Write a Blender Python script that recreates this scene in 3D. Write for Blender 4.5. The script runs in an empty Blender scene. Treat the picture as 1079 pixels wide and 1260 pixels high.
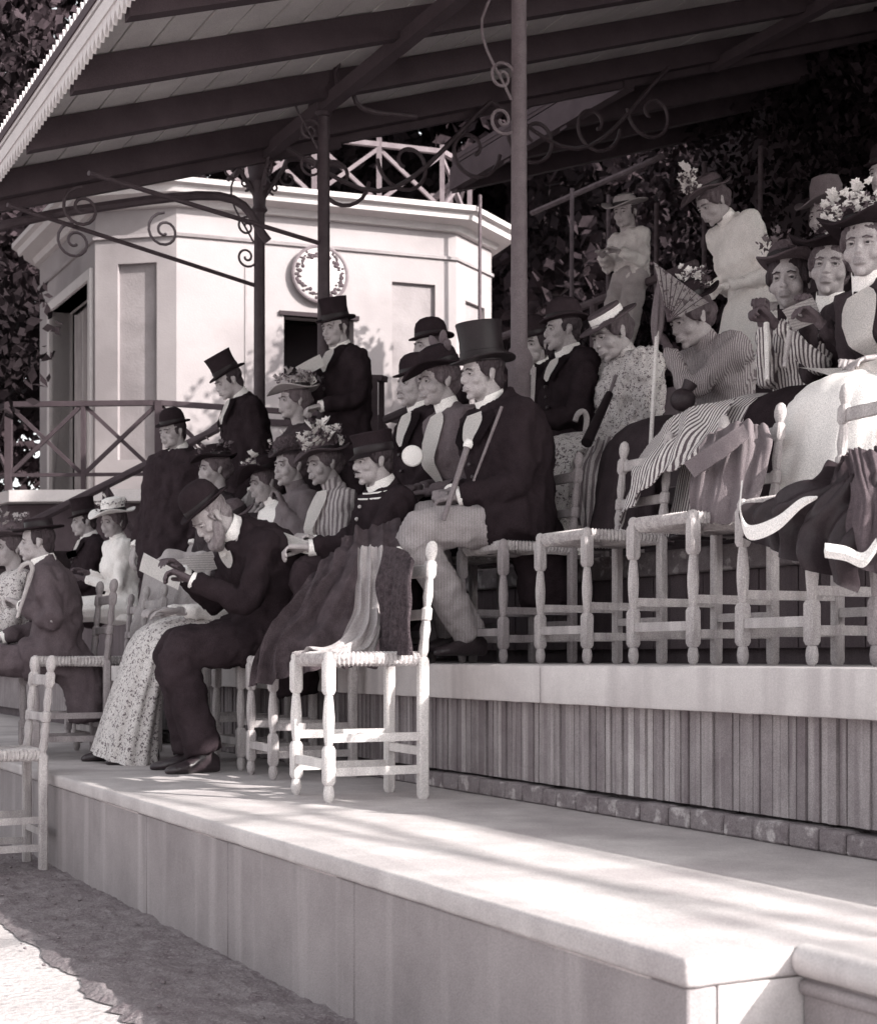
import bpy, bmesh, math, random
from math import sin, cos, pi, radians, sqrt, atan2
from mathutils import Vector as V, Matrix, noise

# ------------------------------------------------------------------ camera, sky, sun, exposure
random.seed(7)
sc = bpy.context.scene
CAMZ = 0.913
FPX = 1900.0            # focal length in photo pixels (1079 x 1260)
cam = bpy.data.cameras.new('camera'); camo = bpy.data.objects.new('camera', cam)
sc.collection.objects.link(camo); sc.camera = camo
camo.location = (0, 0, CAMZ); camo.rotation_euler = (pi/2, 0, 0)
cam.sensor_fit = 'VERTICAL'; cam.sensor_height = 36.0; cam.sensor_width = 36.0
cam.lens = 36.0*FPX/1260.0
cam.shift_y = 178.0/1260.0
cam.clip_end = 500
cam.dof.use_dof = True; cam.dof.focus_distance = 5.8; cam.dof.aperture_fstop = 8.0

SUN_EL = radians(28); SUN_H = V((0.857, -0.515))
w = bpy.data.worlds.new('World'); sc.world = w; w.use_nodes = True
nt = w.node_tree; nt.nodes.clear()
sky = nt.nodes.new('ShaderNodeTexSky'); sky.sky_type = 'NISHITA'; sky.sun_disc = False
sky.sun_elevation = SUN_EL; sky.sun_rotation = atan2(SUN_H.x, SUN_H.y)
sky.dust_density = 3.0
hs = nt.nodes.new('ShaderNodeHueSaturation'); hs.inputs['Saturation'].default_value = 0.12
bgn = nt.nodes.new('ShaderNodeBackground'); bgn.inputs['Strength'].default_value = 0.15
won = nt.nodes.new('ShaderNodeOutputWorld')
nt.links.new(sky.outputs[0], hs.inputs['Color']); nt.links.new(hs.outputs[0], bgn.inputs[0]); nt.links.new(bgn.outputs[0], won.inputs[0])
sl = bpy.data.lights.new('sun', 'SUN'); sl.energy = 3.3; sl.angle = radians(0.4); sl.color = (1.0, 0.965, 0.92)
so = bpy.data.objects.new('sun', sl); sc.collection.objects.link(so)
sd = V((SUN_H.x*cos(SUN_EL), SUN_H.y*cos(SUN_EL), sin(SUN_EL)))
so.rotation_euler = (-sd).to_track_quat('-Z', 'Y').to_euler()
so.location = sd*30
sc.view_settings.view_transform = 'Standard'; sc.view_settings.look = 'None'
sc.view_settings.exposure = 1.42; sc.view_settings.gamma = 1.0
sc.cycles.max_bounces = 6; sc.cycles.diffuse_bounces = 4; sc.cycles.glossy_bounces = 2

# ------------------------------------------------------------------ coordinates
U = V((0.454, -0.891)); NN = V((0.891, 0.454))     # along the steps (towards the camera) / up the stand
F1, F2, TR, TH = 0.423, 0.8855, 1.1, 0.4625        # floor of first step, of second tier, tread, riser
D1, D2 = 1.50, 2.61
def floor(i): return 0.0 if i == 0 else F1 + TH*(i-1)
def SD(s, d, z): p = U*s + NN*d; return V((p.x, p.y, z))
def W(px, py, t): return V(((px-540)/FPX*t, t, CAMZ + (808-py)/FPX*t))
def t_of(px, d): return d/(((px-540)/FPX)*NN.x + NN.y)
def Wd(px, py, d): return W(px, py, t_of(px, d))
def sd_of(p): q = V((p.x, p.y)); return q.dot(U), q.dot(NN)

# ------------------------------------------------------------------ materials (toned monochrome print: mauve darks, cream lights)
def tone(v):
    v = max(v, 0.0)
    if v < 0.2: k = v/0.2; a, b = (1.28, 0.88, 1.04), (1.085, 0.955, 0.98)
    else: k = min((v-0.2)/0.5, 1); a, b = (1.085, 0.955, 0.98), (1.035, 0.985, 0.96)
    return tuple(v*(a[i]*(1-k)+b[i]*k) for i in range(3)) + (1.0,)
MATS = {}
def mat(name, v, rough=0.85, var=0.2, scale=6.0, bump=0.15, bscale=70.0, pat=None, v2=None, freq=60.0, stretch=(1, 1, 1), spec=0.25, axis='X', rot=0.0, grain=0.22):
    if name in MATS: return MATS[name]
    m = bpy.data.materials.new(name); m.use_nodes = True
    T = m.node_tree; N = T.nodes; L = T.links; b = N['Principled BSDF']
    b.inputs['Roughness'].default_value = rough; b.inputs['Specular IOR Level'].default_value = spec
    tc = N.new('ShaderNodeTexCoord'); mp = N.new('ShaderNodeMapping')
    mp.inputs['Scale'].default_value = stretch; mp.inputs['Rotation'].default_value = (0, 0, rot)
    L.new(tc.outputs['Object'], mp.inputs[0])
    nz = N.new('ShaderNodeTexNoise'); nz.inputs['Scale'].default_value = scale; nz.inputs['Detail'].default_value = 8; nz.inputs['Roughness'].default_value = 0.65
    L.new(mp.outputs[0], nz.inputs['Vector'])
    cr = N.new('ShaderNodeValToRGB'); cr.color_ramp.elements[0].position = 0.3; cr.color_ramp.elements[1].position = 0.7
    cr.color_ramp.elements[0].color = tone(v*(1-var)); cr.color_ramp.elements[1].color = tone(v*(1+var))
    L.new(nz.outputs[0], cr.inputs[0]); col = cr.outputs[0]
    def mix(fac, a, bcol):
        x = N.new('ShaderNodeMix'); x.data_type = 'RGBA'; L.new(fac, x.inputs[0]); L.new(a, x.inputs[6]); x.inputs[7].default_value = bcol
        return x.outputs[2]
    def ramp(src, p0, p1, inv=False):
        r = N.new('ShaderNodeValToRGB'); r.color_ramp.elements[0].position = p0; r.color_ramp.elements[1].position = p1
        if inv: r.color_ramp.elements[0].color = (1, 1, 1, 1); r.color_ramp.elements[1].color = (0, 0, 0, 1)
        L.new(src, r.inputs[0]); return r.outputs[0]
    if pat == 'stripe':
        wv = N.new('ShaderNodeTexWave'); wv.wave_type = 'BANDS'; wv.bands_direction = axis; wv.inputs['Scale'].default_value = freq; wv.inputs['Distortion'].default_value = 0.6; wv.inputs['Detail Scale'].default_value = 2.0
        L.new(mp.outputs[0], wv.inputs[0]); col = mix(ramp(wv.outputs[1], 0.5, 0.62), col, tone(v2))
    elif pat == 'floral':
        for sca, lo, hi, vv in ((freq, 0.30, 0.38, v2), (freq*2.3, 0.22, 0.3, v2*1.6)):
            vo = N.new('ShaderNodeTexVoronoi'); vo.inputs['Scale'].default_value = sca; vo.inputs['Randomness'].default_value = 1.0
            wn = N.new('ShaderNodeTexNoise'); wn.inputs['Scale'].default_value = sca*1.5; L.new(mp.outputs[0], wn.inputs[0])
            mx = N.new('ShaderNodeMix'); mx.data_type = 'VECTOR'; mx.inputs[0].default_value = 0.04
            L.new(mp.outputs[0], mx.inputs[4]); L.new(wn.outputs[1], mx.inputs[5]); L.new(mx.outputs[1], vo.inputs['Vector'])
            col = mix(ramp(vo.outputs['Distance'], lo, hi, True), col, tone(vv))
    elif pat == 'streak':      # stains with a shape of their own, run down the surface
        n2 = N.new('ShaderNodeTexNoise'); n2.inputs['Scale'].default_value = freq; n2.inputs['Detail'].default_value = 6
        m2 = N.new('ShaderNodeMapping'); m2.inputs['Scale'].default_value = (1, 1, 0.06); L.new(tc.outputs['Object'], m2.inputs[0]); L.new(m2.outputs[0], n2.inputs[0])
        col = mix(ramp(n2.outputs[0], 0.52, 0.72), col, tone(v2))
    elif pat == 'speck':
        n2 = N.new('ShaderNodeTexNoise'); n2.inputs['Scale'].default_value = freq; n2.inputs['Detail'].default_value = 3; L.new(mp.outputs[0], n2.inputs[0])
        col = mix(ramp(n2.outputs[0], 0.56, 0.66), col, tone(v2))
    elif pat == 'patch':
        n2 = N.new('ShaderNodeTexNoise'); n2.inputs['Scale'].default_value = freq; n2.inputs['Detail'].default_value = 5; L.new(mp.outputs[0], n2.inputs[0])
        col = mix(ramp(n2.outputs[0], 0.5, 0.68), col, tone(v2))
    if grain:
        ng = N.new('ShaderNodeTexNoise'); ng.inputs['Scale'].default_value = 330.0; ng.inputs['Detail'].default_value = 2; L.new(tc.outputs['Object'], ng.inputs[0])
        rg = N.new('ShaderNodeMapRange'); rg.inputs[1].default_value = 0.35; rg.inputs[2].default_value = 0.65; rg.inputs[3].default_value = 1-grain; rg.inputs[4].default_value = 1+grain; L.new(ng.outputs[0], rg.inputs[0])
        vm = N.new('ShaderNodeVectorMath'); vm.operation = 'SCALE'; L.new(col, vm.inputs[0]); L.new(rg.outputs[0], vm.inputs['Scale']); col = vm.outputs[0]
    L.new(col, b.inputs['Base Color'])
    if bump:
        nb = N.new('ShaderNodeTexNoise'); nb.inputs['Scale'].default_value = bscale; nb.inputs['Detail'].default_value = 5; L.new(mp.outputs[0], nb.inputs[0])
        bp = N.new('ShaderNodeBump'); bp.inputs['Strength'].default_value = bump; bp.inputs['Distance'].default_value = 0.02
        L.new(nb.outputs[0], bp.inputs['Height']); L.new(bp.outputs[0], b.inputs['Normal'])
    MATS[name] = m; return m

# ------------------------------------------------------------------ object helpers
COL = sc.collection
def thing(name, label, cat, loc=(0, 0, 0), rz=0.0, group=None):
    o = bpy.data.objects.new(name, None); COL.objects.link(o); o.empty_display_size = 0.1
    o.location = loc; o.rotation_euler = (0, 0, rz); o['label'] = label; o['category'] = cat
    if group: o['group'] = group
    return o
def root_loc(o):
    while o.parent: o = o.parent
    return o.location.copy()
def tag(o, label, cat, group=None):
    o['label'] = label; o['category'] = cat
    if group: o['group'] = group
    return o
def to_mesh(name, b, smooth=True, ang=None):
    me = bpy.data.meshes.new(name); bmesh.ops.recalc_face_normals(b, faces=b.faces); b.to_mesh(me); b.free()
    if smooth: me.shade_smooth()
    if ang: me.set_sharp_from_angle(angle=radians(ang))
    return me
def obj(name, b, m, parent=None, smooth=True, ang=40, world=True):
    me = to_mesh(name, b, smooth, ang) if isinstance(b, bmesh.types.BMesh) else b
    if not me.materials:
        for x in (m if isinstance(m, (list, tuple)) else [m]): me.materials.append(x)
    o = bpy.data.objects.new(name, me); COL.objects.link(o)
    if parent is not None:
        if world: me.transform(Matrix.Translation(-root_loc(parent)))
        o.parent = parent
    return o
def solo(name, b, m, label, cat, group=None, smooth=True, ang=40):
    """a top-level thing of one mesh, with its origin at its own base"""
    me = to_mesh(name, b, smooth, ang) if isinstance(b, bmesh.types.BMesh) else b
    c = sum((v.co for v in me.vertices), V())/len(me.vertices); c.z = min(v.co.z for v in me.vertices)
    me.transform(Matrix.Translation(-c)); me.materials.append(m)
    o = bpy.data.objects.new(name, me); COL.objects.link(o); o.location = c
    return tag(o, label, cat, group)
def struct(name, b, m, **k):
    o = obj(name, b, m, **k); o['kind'] = 'structure'; return o
def B(): return bmesh.new()
def hexa(b, p):      # 8 points: bottom 4 ccw, top 4
    v = [b.verts.new(q) for q in p]
    for f in ((3, 2, 1, 0), (4, 5, 6, 7), (0, 1, 5, 4), (1, 2, 6, 5), (2, 3, 7, 6), (3, 0, 4, 7)): b.faces.new([v[i] for i in f])
    return b
def box_sd(b, s0, s1, d0, d1, z0, z1):
    return hexa(b, [SD(s0, d0, z0), SD(s1, d0, z0), SD(s1, d1, z0), SD(s0, d1, z0), SD(s0, d0, z1), SD(s1, d0, z1), SD(s1, d1, z1), SD(s0, d1, z1)])
def box(b, c, sx, sy, sz, M=None):
    pts = [V((x*sx/2, y*sy/2, z*sz/2)) for z in (-1, 1) for x, y in ((-1, -1), (1, -1), (1, 1), (-1, 1))]
    M = M or Matrix.Identity(3)
    return hexa(b, [V(c) + M @ p for p in pts])
def beam(b, a, c, wd, ht, up=V((0, 0, 1))):
    a, c = V(a), V(c); d = (c-a).normalized(); s = d.cross(up)
    if s.length < 1e-4: s = d.cross(V((1, 0, 0)))
    s.normalize(); q = s.cross(d).normalized()
    return hexa(b, [a-s*wd/2-q*ht/2, c-s*wd/2-q*ht/2, c+s*wd/2-q*ht/2, a+s*wd/2-q*ht/2, a-s*wd/2+q*ht/2, c-s*wd/2+q*ht/2, c+s*wd/2+q*ht/2, a+s*wd/2+q*ht/2])
def bevel(b, w=0.006, seg=1):
    bmesh.ops.bevel(b, geom=b.edges[:], offset=w, segments=seg, affect='EDGES', profile=0.6); return b
def rough(b, cuts=140, amp=.0035, seed=1.0):
    """wear the long arrises: cut the long edges and shift the new points a little"""
    bmesh.ops.subdivide_edges(b, edges=[e for e in b.edges if e.calc_length() > 1.0], cuts=cuts, use_grid_fill=False)
    for v in b.verts:
        q = v.co*13 + V((seed, 0, 0)); n2 = max(0.0, noise.noise(v.co*31)-.25)*2.2
        v.co += V((noise.noise(q), noise.noise(q+V((9, 0, 0))), noise.noise(q+V((0, 9, 0)))*.5))*amp*(.6+n2)
    return b
def loft(b, rings, cap=True, closed=True):
    vs = [[b.verts.new(p) for p in r] for r in rings]
    n = len(vs[0])
    for i in range(len(vs)-1):
        for j in range(n if closed else n-1):
            k = (j+1) % n; b.faces.new((vs[i][j], vs[i][k], vs[i+1][k], vs[i+1][j]))
    if cap and closed:
        b.faces.new(vs[0][::-1]); b.faces.new(vs[-1])
    return vs
def frames(P):
    T = []
    for i in range(len(P)):
        T.append((P[min(i+1, len(P)-1)]-P[max(i-1, 0)]).normalized())
    a = V((0, 0, 1)) if abs(T[0].z) < 0.9 else V((1, 0, 0))
    X = (a - T[0]*a.dot(T[0])).normalized(); out = []
    for t in T:
        X = (X - t*X.dot(t)).normalized(); out.append((t, X, t.cross(X)))
    return out
def tube(b, P, R, seg=8, cap=True):
    P = [V(p) for p in P]
    if not isinstance(R, (list, tuple)): R = [R]*len(P)
    rings = []
    for p, r, (t, x, y) in zip(P, R, frames(P)):
        rings.append([p + x*cos(2*pi*j/seg)*r + y*sin(2*pi*j/seg)*r for j in range(seg)])
    loft(b, rings, cap); return b
def ell(b, c, r, M=None, seg=14, rin=10):
    c = V(c); M = M or Matrix.Identity(3); r = (r, r, r) if not isinstance(r, (tuple, list)) else r
    rings = []
    for i in range(1, rin):
        a = pi*i/rin - pi/2
        rings.append([c + M @ V((cos(a)*cos(2*pi*j/seg)*r[0], cos(a)*sin(2*pi*j/seg)*r[1], sin(a)*r[2])) for j in range(seg)])
    vs = loft(b, rings, cap=False)
    for k, z in ((0, -1), (-1, 1)):
        p = b.verts.new(c + M @ V((0, 0, z*r[2])))
        for j in range(seg):
            f = (vs[k][j], vs[k][(j+1) % seg], p); b.faces.new(f if k else f[::-1])
    return b
def lathe(b, prof, seg=16, c=V((0, 0, 0)), M=None, sx=1.0, sy=1.0, cap=True):
    M = M or Matrix.Identity(3)
    rings = [[V(c) + M @ V((r*cos(2*pi*j/seg)*sx, r*sin(2*pi*j/seg)*sy, z)) for j in range(seg)] for r, z in prof]
    loft(b, rings, cap); return b
def catmull(P, n):
    P = [V(p) for p in P]; out = []
    Q = [P[0]*2-P[1]] + P + [P[-1]*2-P[-2]]
    m = len(P)-1
    for i in range(n):
        x = i/(n-1)*m; k = min(int(x), m-1); t = x-k
        a, bb, c, d = Q[k:k+4]
        out.append(0.5*((2*bb) + (c-a)*t + (2*a-5*bb+4*c-d)*t*t + (3*bb-a-3*c+d)*t*t*t))
    return out
def remesh(b, vox, smooth=4, name='m', factor=0.5):
    me = bpy.data.meshes.new('tmp'); bmesh.ops.recalc_face_normals(b, faces=b.faces); b.to_mesh(me); b.free()
    o = bpy.data.objects.new('tmp', me); COL.objects.link(o)
    r = o.modifiers.new('r', 'REMESH'); r.mode = 'VOXEL'; r.voxel_size = vox
    if smooth:
        s = o.modifiers.new('s', 'SMOOTH'); s.iterations = smooth; s.factor = factor
    dg = bpy.context.evaluated_depsgraph_get(); ev = o.evaluated_get(dg)
    out = bpy.data.meshes.new_from_object(ev); out.name = name
    bpy.data.objects.remove(o); bpy.data.meshes.remove(me)
    out.shade_smooth(); return out
def wrinkle(me, amp, freq=9.0, st=(1, 1, 1), seed=0.0, ridge=0.5):
    o = V((seed*3.1, seed*7.7, seed*1.3))
    nr = [v.normal.copy() for v in me.vertices]
    for v, nn in zip(me.vertices, nr):
        q = V((v.co.x*st[0], v.co.y*st[1], v.co.z*st[2]))*freq + o
        a = noise.noise(q); r = 1-abs(noise.noise(q*1.7 + V((5, 1, 2))))*2
        v.co += nn*amp*(a*(1-ridge) + r*ridge - 0.2)
    me.update()
def lerp(a, b, k): return a*(1-k)+b*k
def interp(xs, ys, x):
    for i in range(len(xs)-1):
        if x <= xs[i+1]:
            k = (x-xs[i])/(xs[i+1]-xs[i]); return ys[i]*(1-k)+ys[i+1]*k
    return ys[-1]
# ------------------------------------------------------------------ materials of the place
M_sand = mat('sand', 0.46, var=0.12, scale=3, bump=0.5, bscale=40, pat='speck', v2=0.36, freq=30)
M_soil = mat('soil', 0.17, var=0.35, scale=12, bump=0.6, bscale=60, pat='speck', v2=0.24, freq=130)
M_cement = mat('cement', 0.25, grain=.14, var=0.2, scale=3.0, bump=0.12, bscale=120, pat='streak', v2=0.345, freq=9)
M_tread = mat('tread_cement', 0.45, var=0.2, scale=4.5, bump=0.14, bscale=90, pat='patch', v2=0.35, freq=2.6, grain=.14)
M_slab = mat('slab_cement', 0.50, grain=.1, var=0.14, scale=4.0, bump=0.12, bscale=90, pat='streak', v2=0.38, freq=9)
M_slats = [mat('slat_wood_%d' % i, v, var=0.22, scale=7, bump=0.25, bscale=50, pat='streak', v2=v2, freq=24) for i, (v, v2) in enumerate(((0.20, 0.34), (0.24, 0.38), (0.165, 0.29), (0.33, 0.5)))]
M_brick = mat('base_brick', 0.19, var=0.25, scale=14, bump=0.5, bscale=50, pat='speck', v2=0.4, freq=18)
M_plank = mat('dark_plank', 0.10, var=0.3, scale=5, bump=0.3, bscale=40, stretch=(1, 1, 0.15))
M_white = mat('white_paint', 0.48, var=0.06, scale=5, bump=0.05)
M_board = mat('soffit_board', 0.62, var=0.12, scale=3, bump=0.1)
M_rafter = mat('dark_timber', 0.055, var=0.2, scale=4, bump=0.1)
M_iron = mat('dark_iron', 0.05, rough=0.6, var=0.2, scale=20, bump=0.05, spec=0.3)
M_ironl = mat('grey_iron', 0.13, rough=0.6, var=0.15, scale=20, bump=0.05)
M_plaster = mat('plaster', 0.29, var=0.07, scale=1.6, bump=0.12, bscale=50, pat='patch', v2=0.22, freq=0.9, grain=.06)
M_plaster2 = mat('plaster_panel', 0.26, var=0.12, scale=3.6, bump=0.2, bscale=40, pat='patch', v2=0.20, freq=1.6, grain=.06)
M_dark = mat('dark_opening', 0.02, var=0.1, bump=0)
M_curtain = mat('curtain', 0.40, var=0.2, scale=10, stretch=(4, 4, 0.3))
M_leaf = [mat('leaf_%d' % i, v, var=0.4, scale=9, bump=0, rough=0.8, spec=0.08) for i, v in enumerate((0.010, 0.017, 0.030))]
M_bark = mat('bark', 0.09, var=0.3, scale=12, bump=0.5)
M_black = mat('black_paint', 0.03, var=0.1, bump=0.05)

# ------------------------------------------------------------------ ground
b = B(); bmesh.ops.create_grid(b, x_segments=2, y_segments=2, size=150)
struct('ground', b, M_sand)
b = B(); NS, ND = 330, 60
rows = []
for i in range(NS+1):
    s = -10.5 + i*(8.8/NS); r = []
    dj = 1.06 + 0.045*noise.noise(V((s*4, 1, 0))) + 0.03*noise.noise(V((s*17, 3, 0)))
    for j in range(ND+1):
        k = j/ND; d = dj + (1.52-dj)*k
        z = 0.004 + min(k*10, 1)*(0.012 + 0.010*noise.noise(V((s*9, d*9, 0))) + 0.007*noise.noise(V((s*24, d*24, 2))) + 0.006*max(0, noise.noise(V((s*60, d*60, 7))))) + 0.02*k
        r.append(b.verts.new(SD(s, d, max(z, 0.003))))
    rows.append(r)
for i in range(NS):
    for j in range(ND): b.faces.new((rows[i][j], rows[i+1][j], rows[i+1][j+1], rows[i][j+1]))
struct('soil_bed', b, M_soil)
# loose clods lying on the bed and the sand
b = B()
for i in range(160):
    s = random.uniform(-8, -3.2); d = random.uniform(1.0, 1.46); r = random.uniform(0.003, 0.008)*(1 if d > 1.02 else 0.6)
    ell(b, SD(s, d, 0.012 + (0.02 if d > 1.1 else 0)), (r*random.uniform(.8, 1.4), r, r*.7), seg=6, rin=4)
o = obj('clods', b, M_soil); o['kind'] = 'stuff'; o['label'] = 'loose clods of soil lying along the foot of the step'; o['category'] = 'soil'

# ------------------------------------------------------------------ grandstand
ST = thing('grandstand', 'cement grandstand rising in broad steps with slatted risers', 'grandstand', SD(-6, 1.5, 0))
SN = -2.05; SF = -16.0
core = B(); box_sd(core, SF, SN-0.012, D1+0.03, D2+0.06, 0, F1-0.05)
step1 = obj('lower_step', core, M_cement, ST)
js = [SN, -3.39, -4.30, -5.13]
while js[-1] > SF+1.8: js.append(js[-1]-1.74)
for a, c in zip(js[:-1], js[1:]):
    b = B(); box_sd(b, c+0.002, a-0.002, D1+0.001*random.random(), D1+0.06, 0.0, F1-0.051)
    bevel(b, 0.004); p = obj('panel', b, M_cement, step1)
b = B(); box_sd(b, SN-0.06, SN, D1+0.06, 1.80, 0, F1-0.051); obj('end_panel', b, M_slab, step1)
b = B(); box_sd(b, SF, SN+0.004, D1-0.010, D2+0.08, F1-0.05, F1); bevel(b, 0.012, 3); rough(b, 220); obj('tread', b, M_tread, step1)
# next, set back section with a rounded coping
b = B(); box_sd(b, SN+0.006, 1.2, 1.735, D2+0.08, 0, F1-0.052); sec = obj('return_block', b, M_cement, ST)
b = B(); box_sd(b, SN+0.006, 1.2, 1.735, D2+0.08, F1-0.050, F1+0.004); obj('tread', b, M_tread, sec)
b = B(); tube(b, [SD(SN+0.006, 1.735, F1-0.022), SD(1.2, 1.735, F1-0.022)], 0.028, 14); obj('nosing', b, M_slab, sec)
b = B(); tube(b, [SD(SN+0.006, 1.737, F1-0.068), SD(1.2, 1.737, F1-0.068)], 0.014, 10); obj('nosing_moulding', b, M_cement, sec)
# second tier
b = B(); box_sd(b, SF, 1.2, D2+0.09, D2+TR+0.1, F1-0.02, F2-0.10); t2 = obj('second_tier', b, M_plank, ST)
cuts = [1.2, -2.2, -4.35, -6.6, -9.5, SF]
for i in range(len(cuts)-1):
    b = B(); box_sd(b, cuts[i+1]+0.002, cuts[i]-0.002, D2-0.022, D2+TR+0.06, F2-0.125, F2); bevel(b, 0.010, 2); rough(b, 90); obj('slab', b, M_slab, t2)
s = -1.0; k = 0
while s > -8.6 and k < 260:
    wd = random.uniform(0.026, 0.034); dp = random.uniform(-0.006, 0.006)
    b = B(); box_sd(b, s-wd, s-0.003, D2+0.036+dp, D2+0.07, F1+0.068, F2-0.127)
    obj('slat', b, random.choices(M_slats, (5, 4, 4, 1.4))[0], t2, smooth=False); s -= wd; k += 1
b = B(); box_sd(b, SF, s-0.003, D2+0.04, D2+0.07, F1+0.068, F2-0.127); obj('slat_run', b, M_slats[0], t2)
s = -1.0
while s > -9:
    wd = random.uniform(0.09, 0.16); dp = random.uniform(-0.004, 0.004)
    b = B(); box_sd(b, s-wd+0.004, s, D2+0.004+dp, D2+0.088, F1+0.001, F1+0.056+random.uniform(-.004, .004)); bevel(b, 0.006)
    obj('brick', b, M_brick, t2); s -= wd
# upper tiers
for i in range(3, 7):
    z = floor(i); d0 = D2 + TR*(i-2)
    b = B(); box_sd(b, SF, 1.2, d0+0.07, d0+TR+0.1, floor(i-1)-0.02, z-0.10); tt = obj('upper_tier', b, M_plank, ST)
    b = B(); box_sd(b, SF, 1.2, d0-0.02, d0+TR+0.05, z-0.10, z); bevel(b, 0.008); obj('slab', b, M_ironl if i > 3 else M_brick, tt)
    s = 0.4
    if i < 5:
        while s > -9:
            wd = 0.115; b = B(); box_sd(b, s-wd+0.006, s, d0+0.02+random.uniform(-.003, .003), d0+0.069, floor(i-1)+0.06, z-0.102)
            obj('plank', b, M_plank, tt, smooth=False); s -= wd
b = B(); box_sd(b, SF, 1.2, D2+TR*5+0.05, D2+TR*5+0.25, 0, floor(6)+0.6)
solo('back_wall', b, M_plank, 'dark low wall closing the back of the stand under the hedge', 'wall')

# ------------------------------------------------------------------ canopy roof
RE, RZ, RR = 1.8, 3.79, 0.33
def zr(d): return RZ + RR*(d-RE)
RS0, RS1 = -9.5, 1.8
RF = thing('canopy_roof', 'broad sloping canopy roof with dark rafters and a pale toothed fringe', 'roof', SD(-6, 1.8, RZ))
def slope_box(b, s0, s1, d0, d1, h0, h1):
    return hexa(b, [SD(s0, d0, zr(d0)+h0), SD(s1, d0, zr(d0)+h0), SD(s1, d1, zr(d1)+h0), SD(s0, d1, zr(d1)+h0), SD(s0, d0, zr(d0)+h1), SD(s1, d0, zr(d0)+h1), SD(s1, d1, zr(d1)+h1), SD(s0, d1, zr(d1)+h1)])
RB = 9.7
b = B(); slope_box(b, RS0-0.05, RS1+0.02, RE-0.05, RB, 0.045, 0.09); sheet = obj('roof_sheet', b, M_rafter, RF)
b = B(); slope_box(b, RS1+0.025, 9.0, 7.65, RB+1.5, 0.045, 0.09); obj('roof_sheet', b, M_rafter, RF)  # out-of-view roof wing added to shape the sun patch on the step
d = RE
while d < RB-0.1:
    b = B(); slope_box(b, RS0, RS1, d+0.006, d+0.194, 0.012+random.uniform(-.003, .003), 0.044); obj('board', b, M_board, sheet, smooth=False); d += 0.2
s = RS0+0.05
while s < RS1:
    b = B(); slope_box(b, s-0.04, s+0.04, RE+0.02, RB, -0.15, 0.008); obj('rafter', b, M_rafter, RF, smooth=False); s += 0.98
for d in (3.6, 7.2):
    b = B(); beam(b, SD(RS0-0.03, d, zr(d)-0.165), SD(RS1, d, zr(d)-0.165), 0.07, 0.08); obj('purlin', b, M_rafter, RF, smooth=False)
# the deeper bay that runs on behind the pavilion
b = B(); slope_box(b, -12.3, RS0-0.055, 6.4, RB, 0.045, 0.09); sh2 = obj('roof_sheet', b, M_rafter, RF)
d = 6.4
while d < RB-0.1:
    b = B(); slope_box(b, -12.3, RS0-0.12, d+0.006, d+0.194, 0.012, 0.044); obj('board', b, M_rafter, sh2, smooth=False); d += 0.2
for s in (-12.25, -11.3, -10.4):
    b = B(); slope_box(b, s-0.05, s+0.05, 6.4, RB, -0.24, 0.008); obj('rafter', b, M_rafter, RF, smooth=False)
b = B(); beam(b, SD(-12.3, 6.42, zr(6.42)-0.12), SD(RS0, 6.42, zr(6.42)-0.12), 0.08, 0.2); obj('purlin', b, M_rafter, RF, smooth=False)
# toothed fringe
b = B(); beam(b, SD(RS0-0.1, RE-0.02, RZ+0.04), SD(-2.0, RE-0.02, RZ+0.04), 0.04, 0.06); fas = obj('fascia', b, M_white, RF, smooth=False)
b = B(); beam(b, SD(RS0-0.1, RE-0.02, RZ-0.04), SD(-2.0, RE-0.02, RZ-0.04), 0.034, 0.07); obj('lower_fascia', b, M_white, fas, smooth=False)
me_t = {}
for sgn in (-1, 1):
    b = B(); h = 0.085
    prof = [(-0.033, 0), (0.033, 0), (0.033, 0.4), (0.02, 0.62), (0.0, 1.0), (-0.02, 0.62), (-0.033, 0.4)]
    r0 = [V((x, -0.009, sgn*z*h)) for x, z in prof]; r1 = [V((x, 0.009, sgn*z*h)) for x, z in prof]
    loft(b, [r0, r1]); me_t[sgn] = to_mesh('tooth', b, False); me_t[sgn].materials.append(M_white)
yaw = atan2(U.y, U.x)
s = RS0
while s < -4.0:
    for sgn in (-1, 1):
        o = bpy.data.objects.new('tooth', me_t[sgn]); COL.objects.link(o); o.parent = fas
        o.location = SD(s, RE-0.02, RZ + (-0.072 if sgn < 0 else 0.068)) - RF.location; o.rotation_euler = (0, 0, yaw)
    s += 0.07
# tie rods and ironwork scrolls
def spiral(b, c, ax, ay, r0, turns, rad, a0=0, sgn=1, n=26):
    P = []
    for i in range(n):
        k = i/(n-1); a = a0 + sgn*turns*2*pi*k; r = r0*(1-0.85*k)
        P.append(c + ax*cos(a)*r + ay*sin(a)*r)
    tube(b, P, rad, 6)
Nv = V((NN.x, NN.y, 0)); Uv = V((U.x, U.y, 0)); Zv = V((0, 0, 1))
CD = 3.6
cols = []
for px in (320, 399, 639):
    t = t_of(px, CD); p = W(px, 0, t); cols.append((px, t, p.x, p.y, sd_of(p)[0]))
for a_, c_ in ((W(314, 351, cols[0][1]), W(10, 252, cols[0][1]-1.2)), (W(396, 300, cols[1][1]), W(110, 213, cols[1][1]-1.2))):
    b = B(); tube(b, [a_, c_], 0.014, 8); obj('tie_rod', b, M_iron, RF)
for sc_, d0 in ((-9.2, 2.3), (-10.2, 2.5), (-10.5, 3.2)):
    b = B(); spiral(b, SD(sc_, d0, zr(d0)-0.36), Nv, Zv, 0.13, 1.6, 0.010, a0=pi/2); obj('scroll', b, M_iron, RF)
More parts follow.
